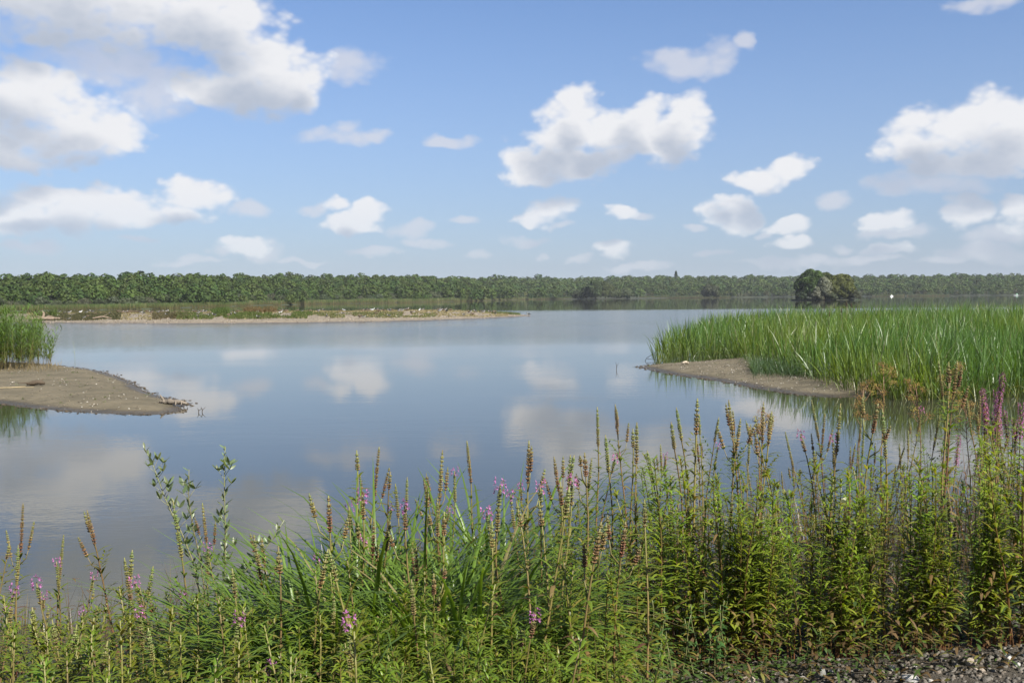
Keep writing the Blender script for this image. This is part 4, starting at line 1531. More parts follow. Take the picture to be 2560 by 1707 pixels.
def loosestrife_meshes(seed, h, spike_f, brown, side=0, bloom=None, lush=1.0, bend=0.05, dry=0.25, leaf=0.13, tone=1.0):
    """stem, foliage, spike (and side spikes, blossom) for a plant h metres tall"""
    r = np.random.default_rng(seed)
    path = stem_path(h, bend, seed)
    out = {}
    mb = MB()
    tube(mb, path, np.linspace(0.0062, 0.0026, len(path)), 5, STEM_R, STEM_G)
    sp = h * spike_f
    kk = len(path)
    tt = np.linspace(0, 1, kk)
    at = lambda t: np.array([np.interp(t, tt, path[:, k]) for k in range(3)])
    t_sp = 1 - spike_f
    sides = []
    for i in range(side):
        t = t_sp - r.uniform(0.02, 0.16)
        b = at(t)
        a = r.uniform(0, 2 * PI)
        e = b + np.array((math.cos(a) * 0.05, math.sin(a) * 0.05, 0.09))
        tube(mb, [b, (b + e) / 2 + np.array((math.cos(a) * 0.012, math.sin(a) * 0.012, -0.006)), e], [0.003, 0.0025, 0.002], 4, STEM_G)
        sides.append((e, np.array((math.cos(a) * 0.2, math.sin(a) * 0.2, 1.0))))
    out['stem'] = mb.mesh('stem', M_STEM, True)
    mb = MB()
    leaf_pairs(mb, path, 0.06, t_sp - 0.01 if spike_f > 0 else 0.985, 0.04 / lush * (leaf / 0.13) ** 0.6, leaf, LG * tone, np.array((0.15, 0.16, 0.022)) * tone, r, dry, up=1.25 if leaf > 0.15 else 0.95, wr=0.155 if leaf > 0.15 else 0.19)
    if spike_f == 0:
        leaf_pairs(mb, path, 0.93, 1.0, 0.012, 0.07, LG * 1.15, LG * 1.15, r, 0, up=2.2)
    # short leafy side shoots from the axils
    for i in range(int(5 * lush)):
        t = r.uniform(0.2, max(0.3, t_sp - 0.08))
        b = at(t)
        a = r.uniform(0, 2 * PI)
        L = r.uniform(0.05, 0.12)
        sh = np.array([b + np.array((math.cos(a) * L * q * 0.7, math.sin(a) * L * q * 0.7, L * q)) for q in np.linspace(0, 1, 5)])
        rel = sh.copy()
        n = 4
        for q in range(1, 5):
            D = [(math.cos(a + s), math.sin(a + s), 0.9) for s in (-1.2, 1.2)]
            c = LG * tone * r.uniform(0.85, 1.3)
            ribbons(mb, [rel[q]] * 2, D, 0.042 * leaf / 0.13 * r.uniform(0.7, 1.2), 0.009, 0.8, c, c, 3, 'lance', 0.3)
    out['foliage'] = mb.mesh('foliage', M_LEAF)
    if spike_f > 0:
        mb = MB()
        b = at(t_sp)
        spike(mb, b, path[-1] - b, sp, r, brown)
        out['seed_spike'] = mb.mesh('seed_spike', M_SEED)
        for e, dvec in sides:
            mb = MB()
            spike(mb, e, dvec, sp * r.uniform(0.4, 0.7), r, brown, 0.0085)
            out.setdefault('side', []).append(mb.mesh('seed_spike', M_SEED))
    if bloom:
        mb = MB()
        if bloom == 'tip':
            blossom(mb, path[-1] - np.array((0, 0, 0.01)), r, 9)
        elif bloom == 'foot':
            blossom(mb, at(t_sp) - np.array((0, 0, 0.0)), r, 13)
        else:
            for q in np.linspace(t_sp, 0.99, 8):
                blossom(mb, at(q), r, 9, 0.016, 0.04, 0.0 if q < 0.9 else 0.35)
        out['blossom'] = mb.mesh('blossom', M_PETAL)
    return out


def put_plant(ms, loc, rz, scale, label, group, name='loosestrife_plant', cat='loosestrife', tilt=(0, 0)):
    root = tag(empty(name, loc, rz, scale), label, cat, group)
    root.rotation_euler = (tilt[0], tilt[1], rz)
    link_mesh('stem', ms['stem'], root)
    link_mesh('foliage', ms['foliage'], root, 'stuff')
    sp = None
    if 'seed_spike' in ms:
        sp = link_mesh('seed_spike', ms['seed_spike'], root)
        for s in ms.get('side', []):
            link_mesh('seed_spike', s, root)
    if 'blossom' in ms:
        link_mesh('blossom', ms['blossom'], sp if sp is not None else root)
    return root


VAR = {}
sd0 = 100
for sf in (0.09, 0.13, 0.17, 0.22, 0.27):
    for v in range(3):
        sd0 += 1
        VAR[('seed', sf, v)] = loosestrife_meshes(sd0, 1.0, sf, [0.75, 1.0, 0.5][v], [0, 2, 0][v], None, 1.0, [0.03, 0.05, 0.09][v])
for sf in (0.09, 0.17):
    for bl in ('tip', 'foot'):
        for v in range(2):
            sd0 += 1
            VAR[(bl, sf, v)] = loosestrife_meshes(sd0, 1.0, sf, [0.5, 0.8][v], v, bl, 1.0, [0.03, 0.06][v])
for v in range(3):
    sd0 += 1
    VAR[('full', 0.22, v)] = loosestrife_meshes(sd0, 1.0, 0.24, 0.6, 0, 'all', 1.0, 0.05)
for v in range(7):
    sd0 += 1
    VAR[('leafy', 0, v)] = loosestrife_meshes(sd0, 1.0, 0.0, 0.6, 0, None, 1.6, [0.03, 0.06, 0.1, 0.05, 0.14, 0.04, 0.08][v], [0.08, 0.16, 0.1, 0.25, 0.12, 0.05, 0.18][v])

for v in range(7):
    sd0 += 1
    VAR[('big', 0, v)] = loosestrife_meshes(sd0, 1.0, 0.0, 0.6, 0, None, 1.25, [0.03, 0.06, 0.1, 0.05, 0.12, 0.04, 0.08][v], [0.03, 0.07, 0.05, 0.1, 0.06, 0.02, 0.08][v], 0.165, [1.45, 1.3, 1.6, 1.2, 1.5, 1.4, 1.25][v])

# spike tips read off three enlargements of the photo: (x, y, spike length) in the enlargement's pixels
Z7 = (2.583, 0, 1100, [(145, 385, 300), (118, 650, 250), (410, 585, 430), (562, 425, 250), (805, 725, 250), (855, 675, 200), (985, 780, 190), (1115, 365, 350), (1303, 380, 280), (1637, 580, 270),
                       (1795, 645, 170), (2120, 325, 260), (2255, 400, 150), (1495, 790, 150), (960, 1170, 240), (1410, 930, 200), (2120, 665, 200), (60, 640, 70), (210, 1040, 240), (500, 1150, 200), (330, 1120, 150), (1690, 600, 200), (700, 1250, 170)])
Z8 = (2.218, 800, 1000, [(200, 255, 120), (325, 240, 290), (393, 375, 65), (420, 440, 200), (485, 405, 180), (575, 408, 180), (592, 450, 150), (680, 255, 250), (815, 205, 260), (1157, 200, 240),
                         (1300, 290, 170), (1330, 425, 150), (1385, 280, 180), (1410, 280, 160), (1465, 265, 110), (1540, 20, 240), (1580, 170, 200), (1635, 5, 150), (1505, 300, 200), (1760, 100, 200), (1735, 135, 80),
                         (1815, 255, 200), (1890, 230, 150), (1950, 100, 170), (1975, 20, 200), (40, 790, 250), (1085, 530, 160), (1210, 530, 150), (1380, 450, 120), (955, 640, 120), (650, 520, 200), (690, 590, 120),
                         (1800, 520, 130), (1945, 470, 220), (1555, 640, 200), (1695, 640, 200), (535, 790, 200), (630, 930, 140), (510, 960, 200), (300, 630, 200), (390, 650, 150), (75, 1050, 250)])
Z1 = (1.943, 1660, 900, [(165, 165, 180), (172, 250, 110), (155, 335, 150), (265, 265, 130), (315, 175, 200), (335, 230, 100), (375, 265, 150), (420, 300, 180), (445, 260, 60), (485, 185, 180), (525, 230, 150), (400, 480, 200),
                         (470, 500, 160), (590, 335, 200), (620, 460, 120), (570, 530, 120), (715, 180, 200), (780, 245, 190), (855, 190, 250), (905, 410, 100), (930, 390, 130), (957, 235, 150), (975, 280, 180), (1025, 390, 100),
                         (1060, 215, 250), (740, 430, 180), (1125, 495, 150), (1145, 395, 130), (1187, 330, 150), (1170, 410, 120), (1340, 250, 200), (1332, -10, 180), (1425, -12, 170), (1380, -10, 60), (1465, 160, 150), (1585, 260, 150),
                         (1630, 235, 200), (1725, 260, 150), (1535, 160, 150), (1385, 620, 200), (1520, 740, 120), (1240, 610, 150), (330, 620, 120), (30, 570, 250), (115, 640, 150), (535, 740, 120), (780, 730, 120), (1040, 190, 160)])
F7 = [(365, 770), (605, 860), (85, 950), (45, 1060), (230, 900), (280, 985), (1340, 680), (870, 890), (900, 1095), (530, 1090), (1180, 980), (2048, 740), (1750, 1430), (1545, 1125)]
F8 = [(160, 575), (235, 515), (395, 590), (465, 575), (745, 385), (720, 595), (240, 765), (1000, 455), (1058, 510), (1112, 460), (925, 605), (1225, 460), (1640, 305), (1190, 1170), (155, 1200), (1915, 305), (1400, 430)]
F1 = [(265, 415), (665, 350), (820, 370), (870, 825), (1250, 240)]
FULL1 = [(1610, 70), (1555, 215), (1660, 200), (1540, 345), (1730, 215), (1740, 370), (1500, 440), (1340, 330), (1400, 370), (1590, 150), (1632, 165), (1577, 262), (1682, 255), (1562, 405), (1645, 300), (1705, 300)]


def lean_base(ms, loc, rz, H):
    """lean the plant a little and shift its foot so that the tip stays on the spot"""
    from mathutils import Euler
    tilt = (rng.normal(0, 0.085), rng.normal(0, 0.085))
    tip = Euler((tilt[0], tilt[1], rz)).to_matrix() @ ms['stem'].vertices[44].co
    b = loc - np.array([tip[0], tip[1], 0]) * H
    b[2] = loc[2] + (1 - tip[2]) * H - 0.02
    return b, tilt


def zone(px, py):
    if px < 420:
        return 'in the left corner clump'
    if px < 800:
        return 'beside the willow shoots'
    if px < 1250:
        return 'at the left slope of the sedge'
    if px < 1650:
        return 'above the sedge middle'
    if px < 2050:
        return 'in front of the right mud bar'
    return 'in the right stand'


SPECIAL = {(56, 1249): 'tallest yellowish seed spike of the sparse clump at the left edge', (159, 1326): 'dark shaded seed spike standing third from the left edge',
           (432, 1241): 'tall greenish seed spike left of the willow shoots', (504, 1247): 'brown seed spike between the two taller willow shoots', (821, 1226): 'lone reddish seed spike leaning over water left of the sedge',
           (1167, 1092): 'tallest golden seed spike standing alone over open water', (1322, 1090): 'solitary dark brown seed spike over the cloud reflection'}
seeds_cnt = 0
all_tips = sorted((zx / k + ox, zy / k + oy) for k, ox, oy, lst in (Z7, Z8, Z1) for zx, zy, _ in lst)
zcount, zrank = {}, {}
for _x, _y in all_tips:
    _z = zone(_x, _y)
    zrank[(round(_x, 2), round(_y, 2))] = zcount.get(_z, 0)
    zcount[_z] = zcount.get(_z, 0) + 1
for sc_, ox, oy, lst in (Z7, Z8, Z1):
    for zx, zy, ln in lst:
        px, py = zx / sc_ + ox, zy / sc_ + oy
        H = np.clip(rng.normal(1.06, 0.07), 0.9, 1.2) * np.interp(py, [1000, 1500], [1.06, 0.92])
        if px > 1650:
            H = np.clip(H + 0.05, 1.0, 1.25)
        loc, H = solve(px, py, H, lo=3.0 if px < 1650 else 4.7)
        real = ln / sc_ * loc[1] / FPX / H
        sf = min((0.09, 0.13, 0.17, 0.22, 0.27), key=lambda s: abs(s - real))
        v = int(rng.integers(3))
        if ln < 110:
            v = 0
        ms = VAR[('seed', sf, v)]
        # keep the tip on the photographed spot whichever way the stem bends
        rz = rng.uniform(0, 2 * PI)
        loc, tilt = lean_base(ms, loc, rz, H)
        lab = None
        for (sx, sy), L in SPECIAL.items():
            if abs(px - sx) < 9 and abs(py - sy) < 9:
                lab = L
        look = 'tall' if sf >= 0.22 else ('short' if sf <= 0.13 else 'slender')
        tone = ['brownish', 'rusty branching', 'greenish'][v]
        put_plant(ms, loc, rz, H, lab or f'{look} {tone} seed spike, {ORD[zrank[(round(px, 2), round(py, 2))]]} from left {zone(px, py)}', 'loosestrife gone to seed on the near bank', tilt=tilt)
        seeds_cnt += 1
for sc_, ox, oy, lst in ((2.583, 0, 1100, F7), (2.218, 800, 1000, F8), (1.943, 1660, 900, F1)):
    for zx, zy in lst:
        px, py = zx / sc_ + ox, zy / sc_ + oy - 6
        H = np.clip(rng.normal(0.98, 0.07), 0.85, 1.12) * np.interp(py, [1000, 1500], [1.06, 0.9])
        loc, H = solve(px, py, H, lo=2.9 if px < 1650 else 4.7)
        bl = 'tip'
        key = (bl, (0.09, 0.17)[int(rng.random() < 0.6)], int(rng.integers(2)))
        ms = VAR[key]
        rz = rng.uniform(0, 2 * PI)
        loc, tilt = lean_base(ms, loc, rz, H)
        rank = sorted(qx / k_ + o_ for k_, o_, l_ in ((2.583, 0, F7), (2.218, 800, F8), (1.943, 1660, F1)) for qx, _ in l_ if zone(qx / k_ + o_, 0) == zone(px, 0)).index(px)
        put_plant(ms, loc, rz, H, f'pink-tipped loosestrife, {ORD[rank]} from left {zone(px, py)}', 'loosestrife with pink flower tips', tilt=tilt)
for i, (zx, zy) in enumerate(FULL1):
    px, py = zx / 1.943 + 1660, zy / 1.943 + 900
    loc, H = solve(px, py, 1.28, lo=5.0)
    ms = VAR[('full', 0.22, i % 3)]
    put_plant(ms, loc, rng.uniform(0, 6), H, 'tallest purple loosestrife in full flower at the right edge' if i == 0 else f'purple loosestrife in full flower, {ORD[sorted(q[0] for q in FULL1).index(zx)]} from left near the right edge', 'loosestrife in full flower at the right edge')

# leafy stems filling the stand: tips anywhere below the photographed outline of the thicket
OUTX = [0, 120, 250, 450, 600, 700, 800, 900, 1100, 1300, 1500, 1700, 1850, 2000, 2200, 2400, 2560, 2700]
OUTY = [1500, 1470, 1490, 1440, 1480, 1520, 1420, 1370, 1330, 1270, 1190, 1140, 1200, 1205, 1160, 1095, 1050, 1040]
nl = 0
while nl < 175:
    px = rng.uniform(-60, 2640)
    if 800 < px < 1620 and rng.random() < 0.75:
        continue
    top = np.interp(px, OUTX, OUTY)
    py = top + (1700 - top) * rng.random() ** 1.25
    H = rng.uniform(0.7, 1.0) if px < 1650 else rng.uniform(0.55, 1.05)
    loc, H2 = solve(px, py, H, lo=2.4 if px < 1600 else float(np.interp(px, [1600, 2560], [4.72, 4.4])), hi=8)
    if px > 1600 and (H2 < 0.3 or H2 > 1.25):
        continue
    if H2 < 0.2 or loc[1] < 2.45:
        continue
    v = int(rng.integers(7))
    put_plant(VAR[('big' if px > 1620 else 'leafy', 0, v)], loc, rng.uniform(0, 6.28), H2, f'leafy flowerless loosestrife stem {zone(px, py)}', 'leafy loosestrife stems of the near bank', tilt=(rng.normal(0, 0.05), rng.normal(0, 0.05)))
    nl += 1


def thicket():
    """the rest of the crowded stems, past counting"""
    src = []
    for v, fam in [(v, f) for f in ('leafy', 'big') for v in range(7)]:
        pair = []
        for part in ('stem', 'foliage'):
            me = VAR[(fam, 0, v)][part]
            co = np.zeros(len(me.vertices) * 3, np.float32)
            me.vertices.foreach_get('co', co)
            cl = np.zeros(len(me.vertices) * 4, np.float32)
            me.color_attributes['tint'].data.foreach_get('color', cl)
            q = np.array([p.vertices[:] for p in me.polygons if len(p.vertices) == 4])
            pair.append((co.reshape(-1, 3).astype(float), q, cl.reshape(-1, 4)[:, :3].astype(float)))
        src.append(pair)
    mb = MB()
    n = 0
    while n < 375:
        px = rng.uniform(-80, 2680)
        if px < 780 and rng.random() < 0.72 or px < 1640 and rng.random() < 0.25:
            continue
        top = np.interp(px, OUTX, OUTY) + (-25 if px > 1640 else 40)
        if 780 < px < 1400:
            top = 1470 + 60 * rng.random()
        py = top + (1720 - top) * rng.random() ** 1.15
        H = rng.uniform(0.55, 0.85) if px < 1650 else rng.uniform(0.55, 1.15)
        loc, H2 = solve(px, py, H, lo=2.4 if px < 1600 else float(np.interp(px, [1600, 2560], [4.72, 4.4])), hi=8)
        if H2 < 0.2 or H2 > 1.15 or loc[1] < 2.45:
            continue
        a = rng.uniform(0, 2 * PI)
        R = np.array([[math.cos(a), -math.sin(a), 0], [math.sin(a), math.cos(a), 0], [0, 0, 1]])
        R = R @ np.array([[1, 0, rng.normal(0, 0.08)], [0, 1, rng.normal(0, 0.08)], [0, 0, 1]])
        t = rng.uniform(0.8, 1.2) * np.array([rng.uniform(0.9, 1.15), 1, 1])
        for co, q, cl in src[int(rng.integers(7)) + (7 if px > 1620 else 0)]:
            mb.add(co @ R.T * H2 + loc, q, None, cl * t)
        n += 1
    tag(link_mesh('thicket', mb.mesh('thicket', M_LEAF)), 'crowded green leafy stems packed along the near bank', 'thicket', kind='stuff')


thicket()


# ------------------------------------------------------------------ willow shoots: every leaf its own part
oval = MB()
ribbons(oval, [(0, 0, 0)], [(1, 0, 0.25)], 1.0, 0.34, 0.35, (0.17, 0.215, 0.105), (0.2, 0.25, 0.13), 6, 'oval', 0.3)
LEAFM = oval.mesh('leaf', M_LEAF)


def willow(px, py, H, pts, label, d_lo=3.2):
    """pts: photo pixels from tip down the shoot (dx, dy) to the base"""
    loc, H = solve(px, py, H, lo=d_lo)
    y = loc[1]
    r = np.random.default_rng(int(px))
    P = []
    for ax, ay in pts:
        d = ray(ax, ay)
        P.append(np.array([d[0] * y, y, CAM_H + d[2] * y]))
    base = np.array([P[-1][0], y, float(bank_z(P[-1][0], y)) - 0.02])
    P.append(base)
    P = np.array(P[::-1])
    root = tag(empty('willow_shoot', base), label, 'willow shoot', 'young willow shoots at the left')
    rel = P - base
    s = np.concatenate([[0], np.cumsum(np.linalg.norm(np.diff(rel, axis=0), axis=1))])
    tt = np.linspace(0, s[-1], 24)
    path = np.stack([np.interp(tt, s, rel[:, k]) for k in range(3)], 1)
    path[:, 1] += 0.02 * np.sin(tt * 5)
    mb = MB()
    tube(mb, path, np.linspace(0.0065, 0.002, 24), 6, (0.2, 0.15, 0.08), (0.19, 0.2, 0.1))
    link_mesh('stem', mb.mesh('stem', M_STEM, True), root)
    n = int(s[-1] / 0.022)
    for i in range(n):
        f = 0.28 + 0.72 * (i + 0.5) / n
        q = np.array([np.interp(f * s[-1], tt, path[:, k]) for k in range(3)])
        a = i * 2.4 + r.normal(0, 0.4)
        reps = 1
        if r.random() < 0.3 and f < 0.9:
            # short twig with a rosette
            e = q + np.array((math.cos(a) * 0.05, math.sin(a) * 0.03, 0.045))
            mt = MB()
            tube(mt, [q, (q + e) / 2, e], [0.002, 0.0018, 0.0012], 4, (0.19, 0.18, 0.09))
            link_mesh('twig', mt.mesh('twig', M_STEM), root)
            q = e
            reps = 4
        for k in range(reps):
            o = link_mesh('leaf', LEAFM, root)
            o.location = tuple(q)
            L = r.uniform(0.042, 0.066) * (0.7 if f > 0.93 else 1)
            o.scale = (L, L, L)
            o.rotation_euler = (r.normal(0, 0.4), -r.uniform(0.35, 1.15), a + k * 1.7)
    return root


willow(360, 1118, 1.2, [(360, 1118), (388, 1170), (420, 1255), (455, 1330), (480, 1400), (500, 1500)], 'leftmost willow shoot, its tip arching left over the water')
willow(474, 1172, 1.15, [(474, 1172), (474, 1240), (484, 1310), (500, 1390), (515, 1520)], 'middle willow shoot, shorter, between the two tall ones')
willow(563, 1116, 1.2, [(563, 1116), (563, 1200), (565, 1300), (562, 1420), (545, 1560)], 'tallest straight willow shoot with pale upright tip leaves')
willow(712, 1298, 1.0, [(712, 1298), (680, 1350), (640, 1400), (600, 1440), (560, 1480)], 'willow shoot slanting right over the water')


# ------------------------------------------------------------------ sedge, undergrowth, mint, seeding herbs
def sedge():
    mb = MB()
    SX = [700, 780, 900, 1100, 1300, 1500, 1650, 1800, 1950]
    SY = [1480, 1390, 1325, 1285, 1235, 1195, 1195, 1290, 1420]
    tufts = 0
    while tufts < 200:
        px = rng.uniform(690, 1390)
        top = np.interp(px, SX, SY)
        py = top + rng.random() ** 1.5 * (1690 - top)
        if px > 1650 and rng.random() < 0.5 or px > 1480 and py > 1500:
            continue
        loc, H = solve(px, py, rng.uniform(0.72, 0.95), lo=3.9, hi=7.5)
        if H < 0.3 or (px > 1180 and loc[1] < 4.9):
            continue
        n = 34
        a = rng.uniform(0, 2 * PI, n)
        B = loc + np.stack([rng.normal(0, 0.05, n), rng.normal(0, 0.05, n), np.full(n, -0.02)], 1)
        D = np.stack([np.cos(a) + 0.05, np.sin(a) * 0.8, rng.uniform(2.0, 5.0, n)], 1)
        k = rng.uniform(0.7, 1.3, (n, 1))
        c = np.array([[0.105, 0.175, 0.025]]) * k
        c = np.where(rng.random((n, 1)) < 0.03, np.array([[0.26, 0.22, 0.1]]), c)
        ribbons(mb, B, D, H * rng.uniform(0.9, 1.6, n), rng.uniform(0.011, 0.024, n), rng.uniform(0.6, 2.3, n), c * 0.85, c * 1.1, 7, 'blade', 0.35)
        tufts += 1
    tag(link_mesh('sedge', mb.mesh('sedge', M_SEDGE)), 'lush arching bright green sedge in the middle of the near bank', 'sedge', kind='stuff')


sedge()


def undergrowth():
    """dead stalks, fallen leaves and low green growth under the stand"""
    mb = MB()
    n = 2600
    px = rng.uniform(-100, 2660, n)
    y = rng.uniform(2.8, 7.4, n)
    y = np.where(px > 1600, rng.uniform(5.0, 7.6, n), y)
    X = np.array([ray(a, 1300)[0] for a in px]) * y
    B = np.stack([X, y, bank_z(X, y) - 0.02], 1)
    D = np.stack([rng.normal(0, 0.22, n), rng.normal(0, 0.2, n), np.ones(n)], 1)
    k = rng.uniform(0.6, 1.3, (n, 1))
    c = np.where(rng.random((n, 1)) < 0.55, np.array([[0.16, 0.08, 0.045]]), np.array([[0.2, 0.15, 0.08]])) * k
    ribbons(mb, B, D, rng.uniform(0.15, 0.6, n), 0.006, rng.uniform(0, 0.3, n), c, c, 3, 'blade', 0.3, three=False)
    m = 9000
    px = rng.uniform(-100, 2660, m)
    y = rng.uniform(2.8, 7.6, m)
    y = np.where(px > 1600, 4.15 + 3.2 * rng.random(m) ** 1.4, y)
    X = np.array([ray(a, 1300)[0] for a in px]) * y
    B = np.stack([X, y, bank_z(X, y) + np.abs(rng.normal(0, 0.16, m))], 1)
    a = rng.uniform(0, 2 * PI, m)
    D = np.stack([np.cos(a), np.sin(a), rng.uniform(-0.2, 1.0, m)], 1)
    k = rng.uniform(0.6, 1.3, (m, 1))
    u = rng.random((m, 1))
    c = np.where(u < 0.5, np.array([[0.17, 0.105, 0.055]]), np.where(u < 0.9, np.array([[0.085, 0.13, 0.035]]), np.array([[0.22, 0.2, 0.06]]))) * k
    ribbons(mb, B, D, rng.uniform(0.03, 0.085, m), rng.uniform(0.008, 0.018, m), rng.uniform(0.2, 2.5, m), c, c, 4, 'lance', 0.3, three=False)
    tag(link_mesh('undergrowth', mb.mesh('undergrowth', M_LEAF)), 'brown dead stalks and low leaves under the bank plants', 'undergrowth', kind='stuff')


undergrowth()


def mint_meshes(seed):
    r = np.random.default_rng(seed)
    path = stem_path(0.4, 0.05, seed)
    mb = MB()
    tube(mb, path, np.linspace(0.004, 0.002, len(path)), 5, (0.15, 0.16, 0.06))
    st = mb.mesh('stem', M_STEM, True)
    mb = MB()
    leaf_pairs(mb, path, 0.1, 1.0, 0.026, 0.07, (0.085, 0.165, 0.045), (0.08, 0.14, 0.04), r, 0.05, wr=0.3, up=0.5)
    return {'stem': st, 'foliage': mb.mesh('foliage', M_LEAF)}


MINT = [mint_meshes(900 + i) for i in range(4)]
for i in range(60):
    px = rng.uniform(1430, 1860) if i < 46 else rng.uniform(1850, 2560)
    py = rng.uniform(1450, 1670) if i < 46 else rng.uniform(1560, 1640)
    loc, H = solve(px, py, rng.uniform(0.28, 0.45), lo=4.0 if px < 1800 else 4.4)
    H = float(np.clip(H, 0.12, 0.5))
    put_plant(MINT[i % 4], loc, rng.uniform(0, 6), H / 0.4, 'low fresh green mint stem at the foot of the sedge' if i < 46 else 'low fresh green herb at the foot of the right stand',
              'low green herbs at the foot of the stand', 'mint_plant', 'herb')


def dock(px, py, H, label, seed):
    """tall herb gone to seed in ochre clusters"""
    loc, H = solve(px, py, H, lo=5.2)
    r = np.random.default_rng(seed)
    root = tag(empty('seeding_herb', loc), label, 'herb', 'ochre herbs gone to seed behind the stand')
    mb = MB()
    path = stem_path(H, 0.06, seed)
    tube(mb, path, np.linspace(0.007, 0.003, len(path)), 5, (0.25, 0.11, 0.05), (0.24, 0.16, 0.07))
    ends = []
    tt = np.linspace(0, 1, len(path))
    for i in range(9):
        t = r.uniform(0.74, 0.98)
        b = np.array([np.interp(t, tt, path[:, k]) for k in range(3)])
        a = r.uniform(0, 2 * PI)
        e = b + np.array((math.cos(a) * 0.07, math.sin(a) * 0.07, 0.07 + r.uniform(0, 0.04)))
        tube(mb, [b, (b + e) / 2 + np.array((0, 0, -0.01)), e], [0.003, 0.0024, 0.0015], 4, (0.24, 0.15, 0.07))
        ends.append(e)
    ends.append(path[-1])
    link_mesh('stem', mb.mesh('stem', M_STEM, True), root)
    for e in ends:
        mb = MB()
        n = 60
        P = e + r.normal(0, 1, (n, 3)) * np.array((0.02, 0.02, 0.016))
        c = np.where(r.random((n, 1)) < 0.6, np.array([[0.36, 0.24, 0.06]]), np.array([[0.22, 0.13, 0.05]])) * r.uniform(0.7, 1.2, (n, 1))
        grains(mb, P, r.normal(size=(n, 3)), 0.005, 0.0036, c)
        link_mesh('seed_cluster', mb.mesh('seed_cluster', M_SEED), root)
    mb = MB()
    leaf_pairs(mb, path, 0.1, 0.7, 0.08, 0.1, LG, LG, r, 0.2, wr=0.25)
    link_mesh('foliage', mb.mesh('foliage', M_LEAF), root, 'stuff')


dock(2140, 962, 1.45, 'leftmost ochre seed umbels in front of the cattail foot', 31)
dock(2205, 930, 1.5, 'tallest ochre seed umbels in front of the cattail foot', 32)
dock(2310, 962, 1.45, 'ochre seed umbels right of the tallest ones', 33)
dock(2362, 930, 1.45, 'ochre seed umbels between the two yellow loosestrife spikes', 34)
dock(2430, 1020, 1.3, 'lowest ochre seed umbels next to the purple flowers', 35)
dock(1898, 1030, 1.2, 'small ochre seed umbel above the mud bar reflection', 36)


# a pale butterfly resting among the leaves
loc, H = solve(2112, 1262, 1.05, lo=4.9)
q = loc + np.array([0, 0, H])
root = tag(empty('butterfly', q), 'pale cream butterfly resting with raised wings among right stand leaves', 'butterfly')
for s in (-1, 1):
    mb = MB()
    V = [(0, 0, 0), (0.012, s * 0.003, 0.034), (0.0, s * 0.006, 0.04), (-0.018, s * 0.008, 0.03), (-0.022, s * 0.006, 0.014), (-0.014, s * 0.003, 0.0)]
    mb.add(V, None, [(0, 1, 2), (0, 2, 3), (0, 3, 4), (0, 4, 5)], (0.75, 0.74, 0.6))
    link_mesh('wing', mb.mesh('wing', M_PETAL), root)
mb = MB()
tube(mb, [(0.014, 0, 0.003), (0.004, 0, 0.0), (-0.016, 0, -0.003)], [0.0016, 0.0024, 0.001], 5, (0.08, 0.07, 0.06))
for s in (-1, 1):
    tube(mb, [(0.014, 0, 0.003), (0.024, s * 0.005, 0.012)], [0.0006, 0.0005], 3, (0.08, 0.07, 0.06))
link_mesh('body', mb.mesh('body', M_BIRD, True), root)


# ------------------------------------------------------------------ stony ground bottom right
def stone_mesh(seed, flat=0.6, col=(0.6, 0.58, 0.54)):
    r = np.random.default_rng(seed)
    d = unit(r.normal(size=(26, 3)))
    import bmesh
    bm = bmesh.new()
    for v in d * r.uniform(0.75, 1.1, (26, 1)) * np.array([1, 0.75, flat]):
        bm.verts.new(v)
    bmesh.ops.convex_hull(bm, input=bm.verts)
    bmesh.ops.delete(bm, geom=[v for v in bm.verts if not v.link_faces], context='VERTS')
    bmesh.ops.bevel(bm, geom=bm.edges[:], offset=0.06, segments=1, affect='EDGES')
    bm.verts.index_update()
    me = bpy.data.meshes.new('stone')
    bm.to_mesh(me)
    bm.free()
    ca = me.color_attributes.new('tint', 'FLOAT_COLOR', 'POINT')
    c = np.tile(np.array(col + (1.0,)), (len(me.vertices), 1))
    c[:, :3] *= r.uniform(0.85, 1.1, (len(me.vertices), 1))
    ca.data.foreach_set('color', c.astype(np.float32).ravel())
    me.materials.append(M_STONE)
    return me


WH, GR, TN = (0.62, 0.6, 0.56), (0.3, 0.3, 0.27), (0.5, 0.42, 0.33)
for i, (px, py, w, flat, col, lab) in enumerate([
        (2008, 1697, 20, 0.75, WH, 'small round white stone left of the upright grey stone'),
        (2052, 1690, 34, 1.3, GR, 'upright grey-green stone among yellow herbs at the bottom edge'),
        (2078, 1680, 14, 1.0, WH, 'tiny white pebble behind the upright grey stone'),
        (2228, 1673, 26, 0.8, WH, 'white angular stone behind the large bottom white one'),
        (2275, 1702, 52, 0.6, WH, 'largest rough white stone at the bottom edge'),
        (2425, 1660, 34, 0.9, TN, 'rounded tan stone left of the small pink pebble'),
        (2440, 1672, 18, 0.8, TN, 'small pinkish pebble touching the rounded tan stone'),
        (2455, 1676, 20, 0.7, TN, 'low tan pebble right of the pinkish one'),
        (2520, 1645, 36, 0.6, WH, 'pale broken stone near the green weeds at far right'),
        (2540, 1662, 26, 0.6, WH, 'white flat pebble below the pale broken stone at right'),
        (1875, 1700, 60, 0.35, TN, 'flat tan slab at the bottom edge left of the grasses')]):
    z = 1.3
    for _ in range(4):
        q = on_level(px, py, z)
        z = float(bank_z(q[0], q[1]))
    o = link_mesh('stone', stone_mesh(50 + i, flat, col))
    s = w * q[1] / FPX * 0.5
    o.location = (q[0], q[1], z + s * flat * 0.35)
    o.scale = (s,) * 3
    o.rotation_euler = (0, 0, rng.uniform(0, 6))
    tag(o, lab, 'stone')


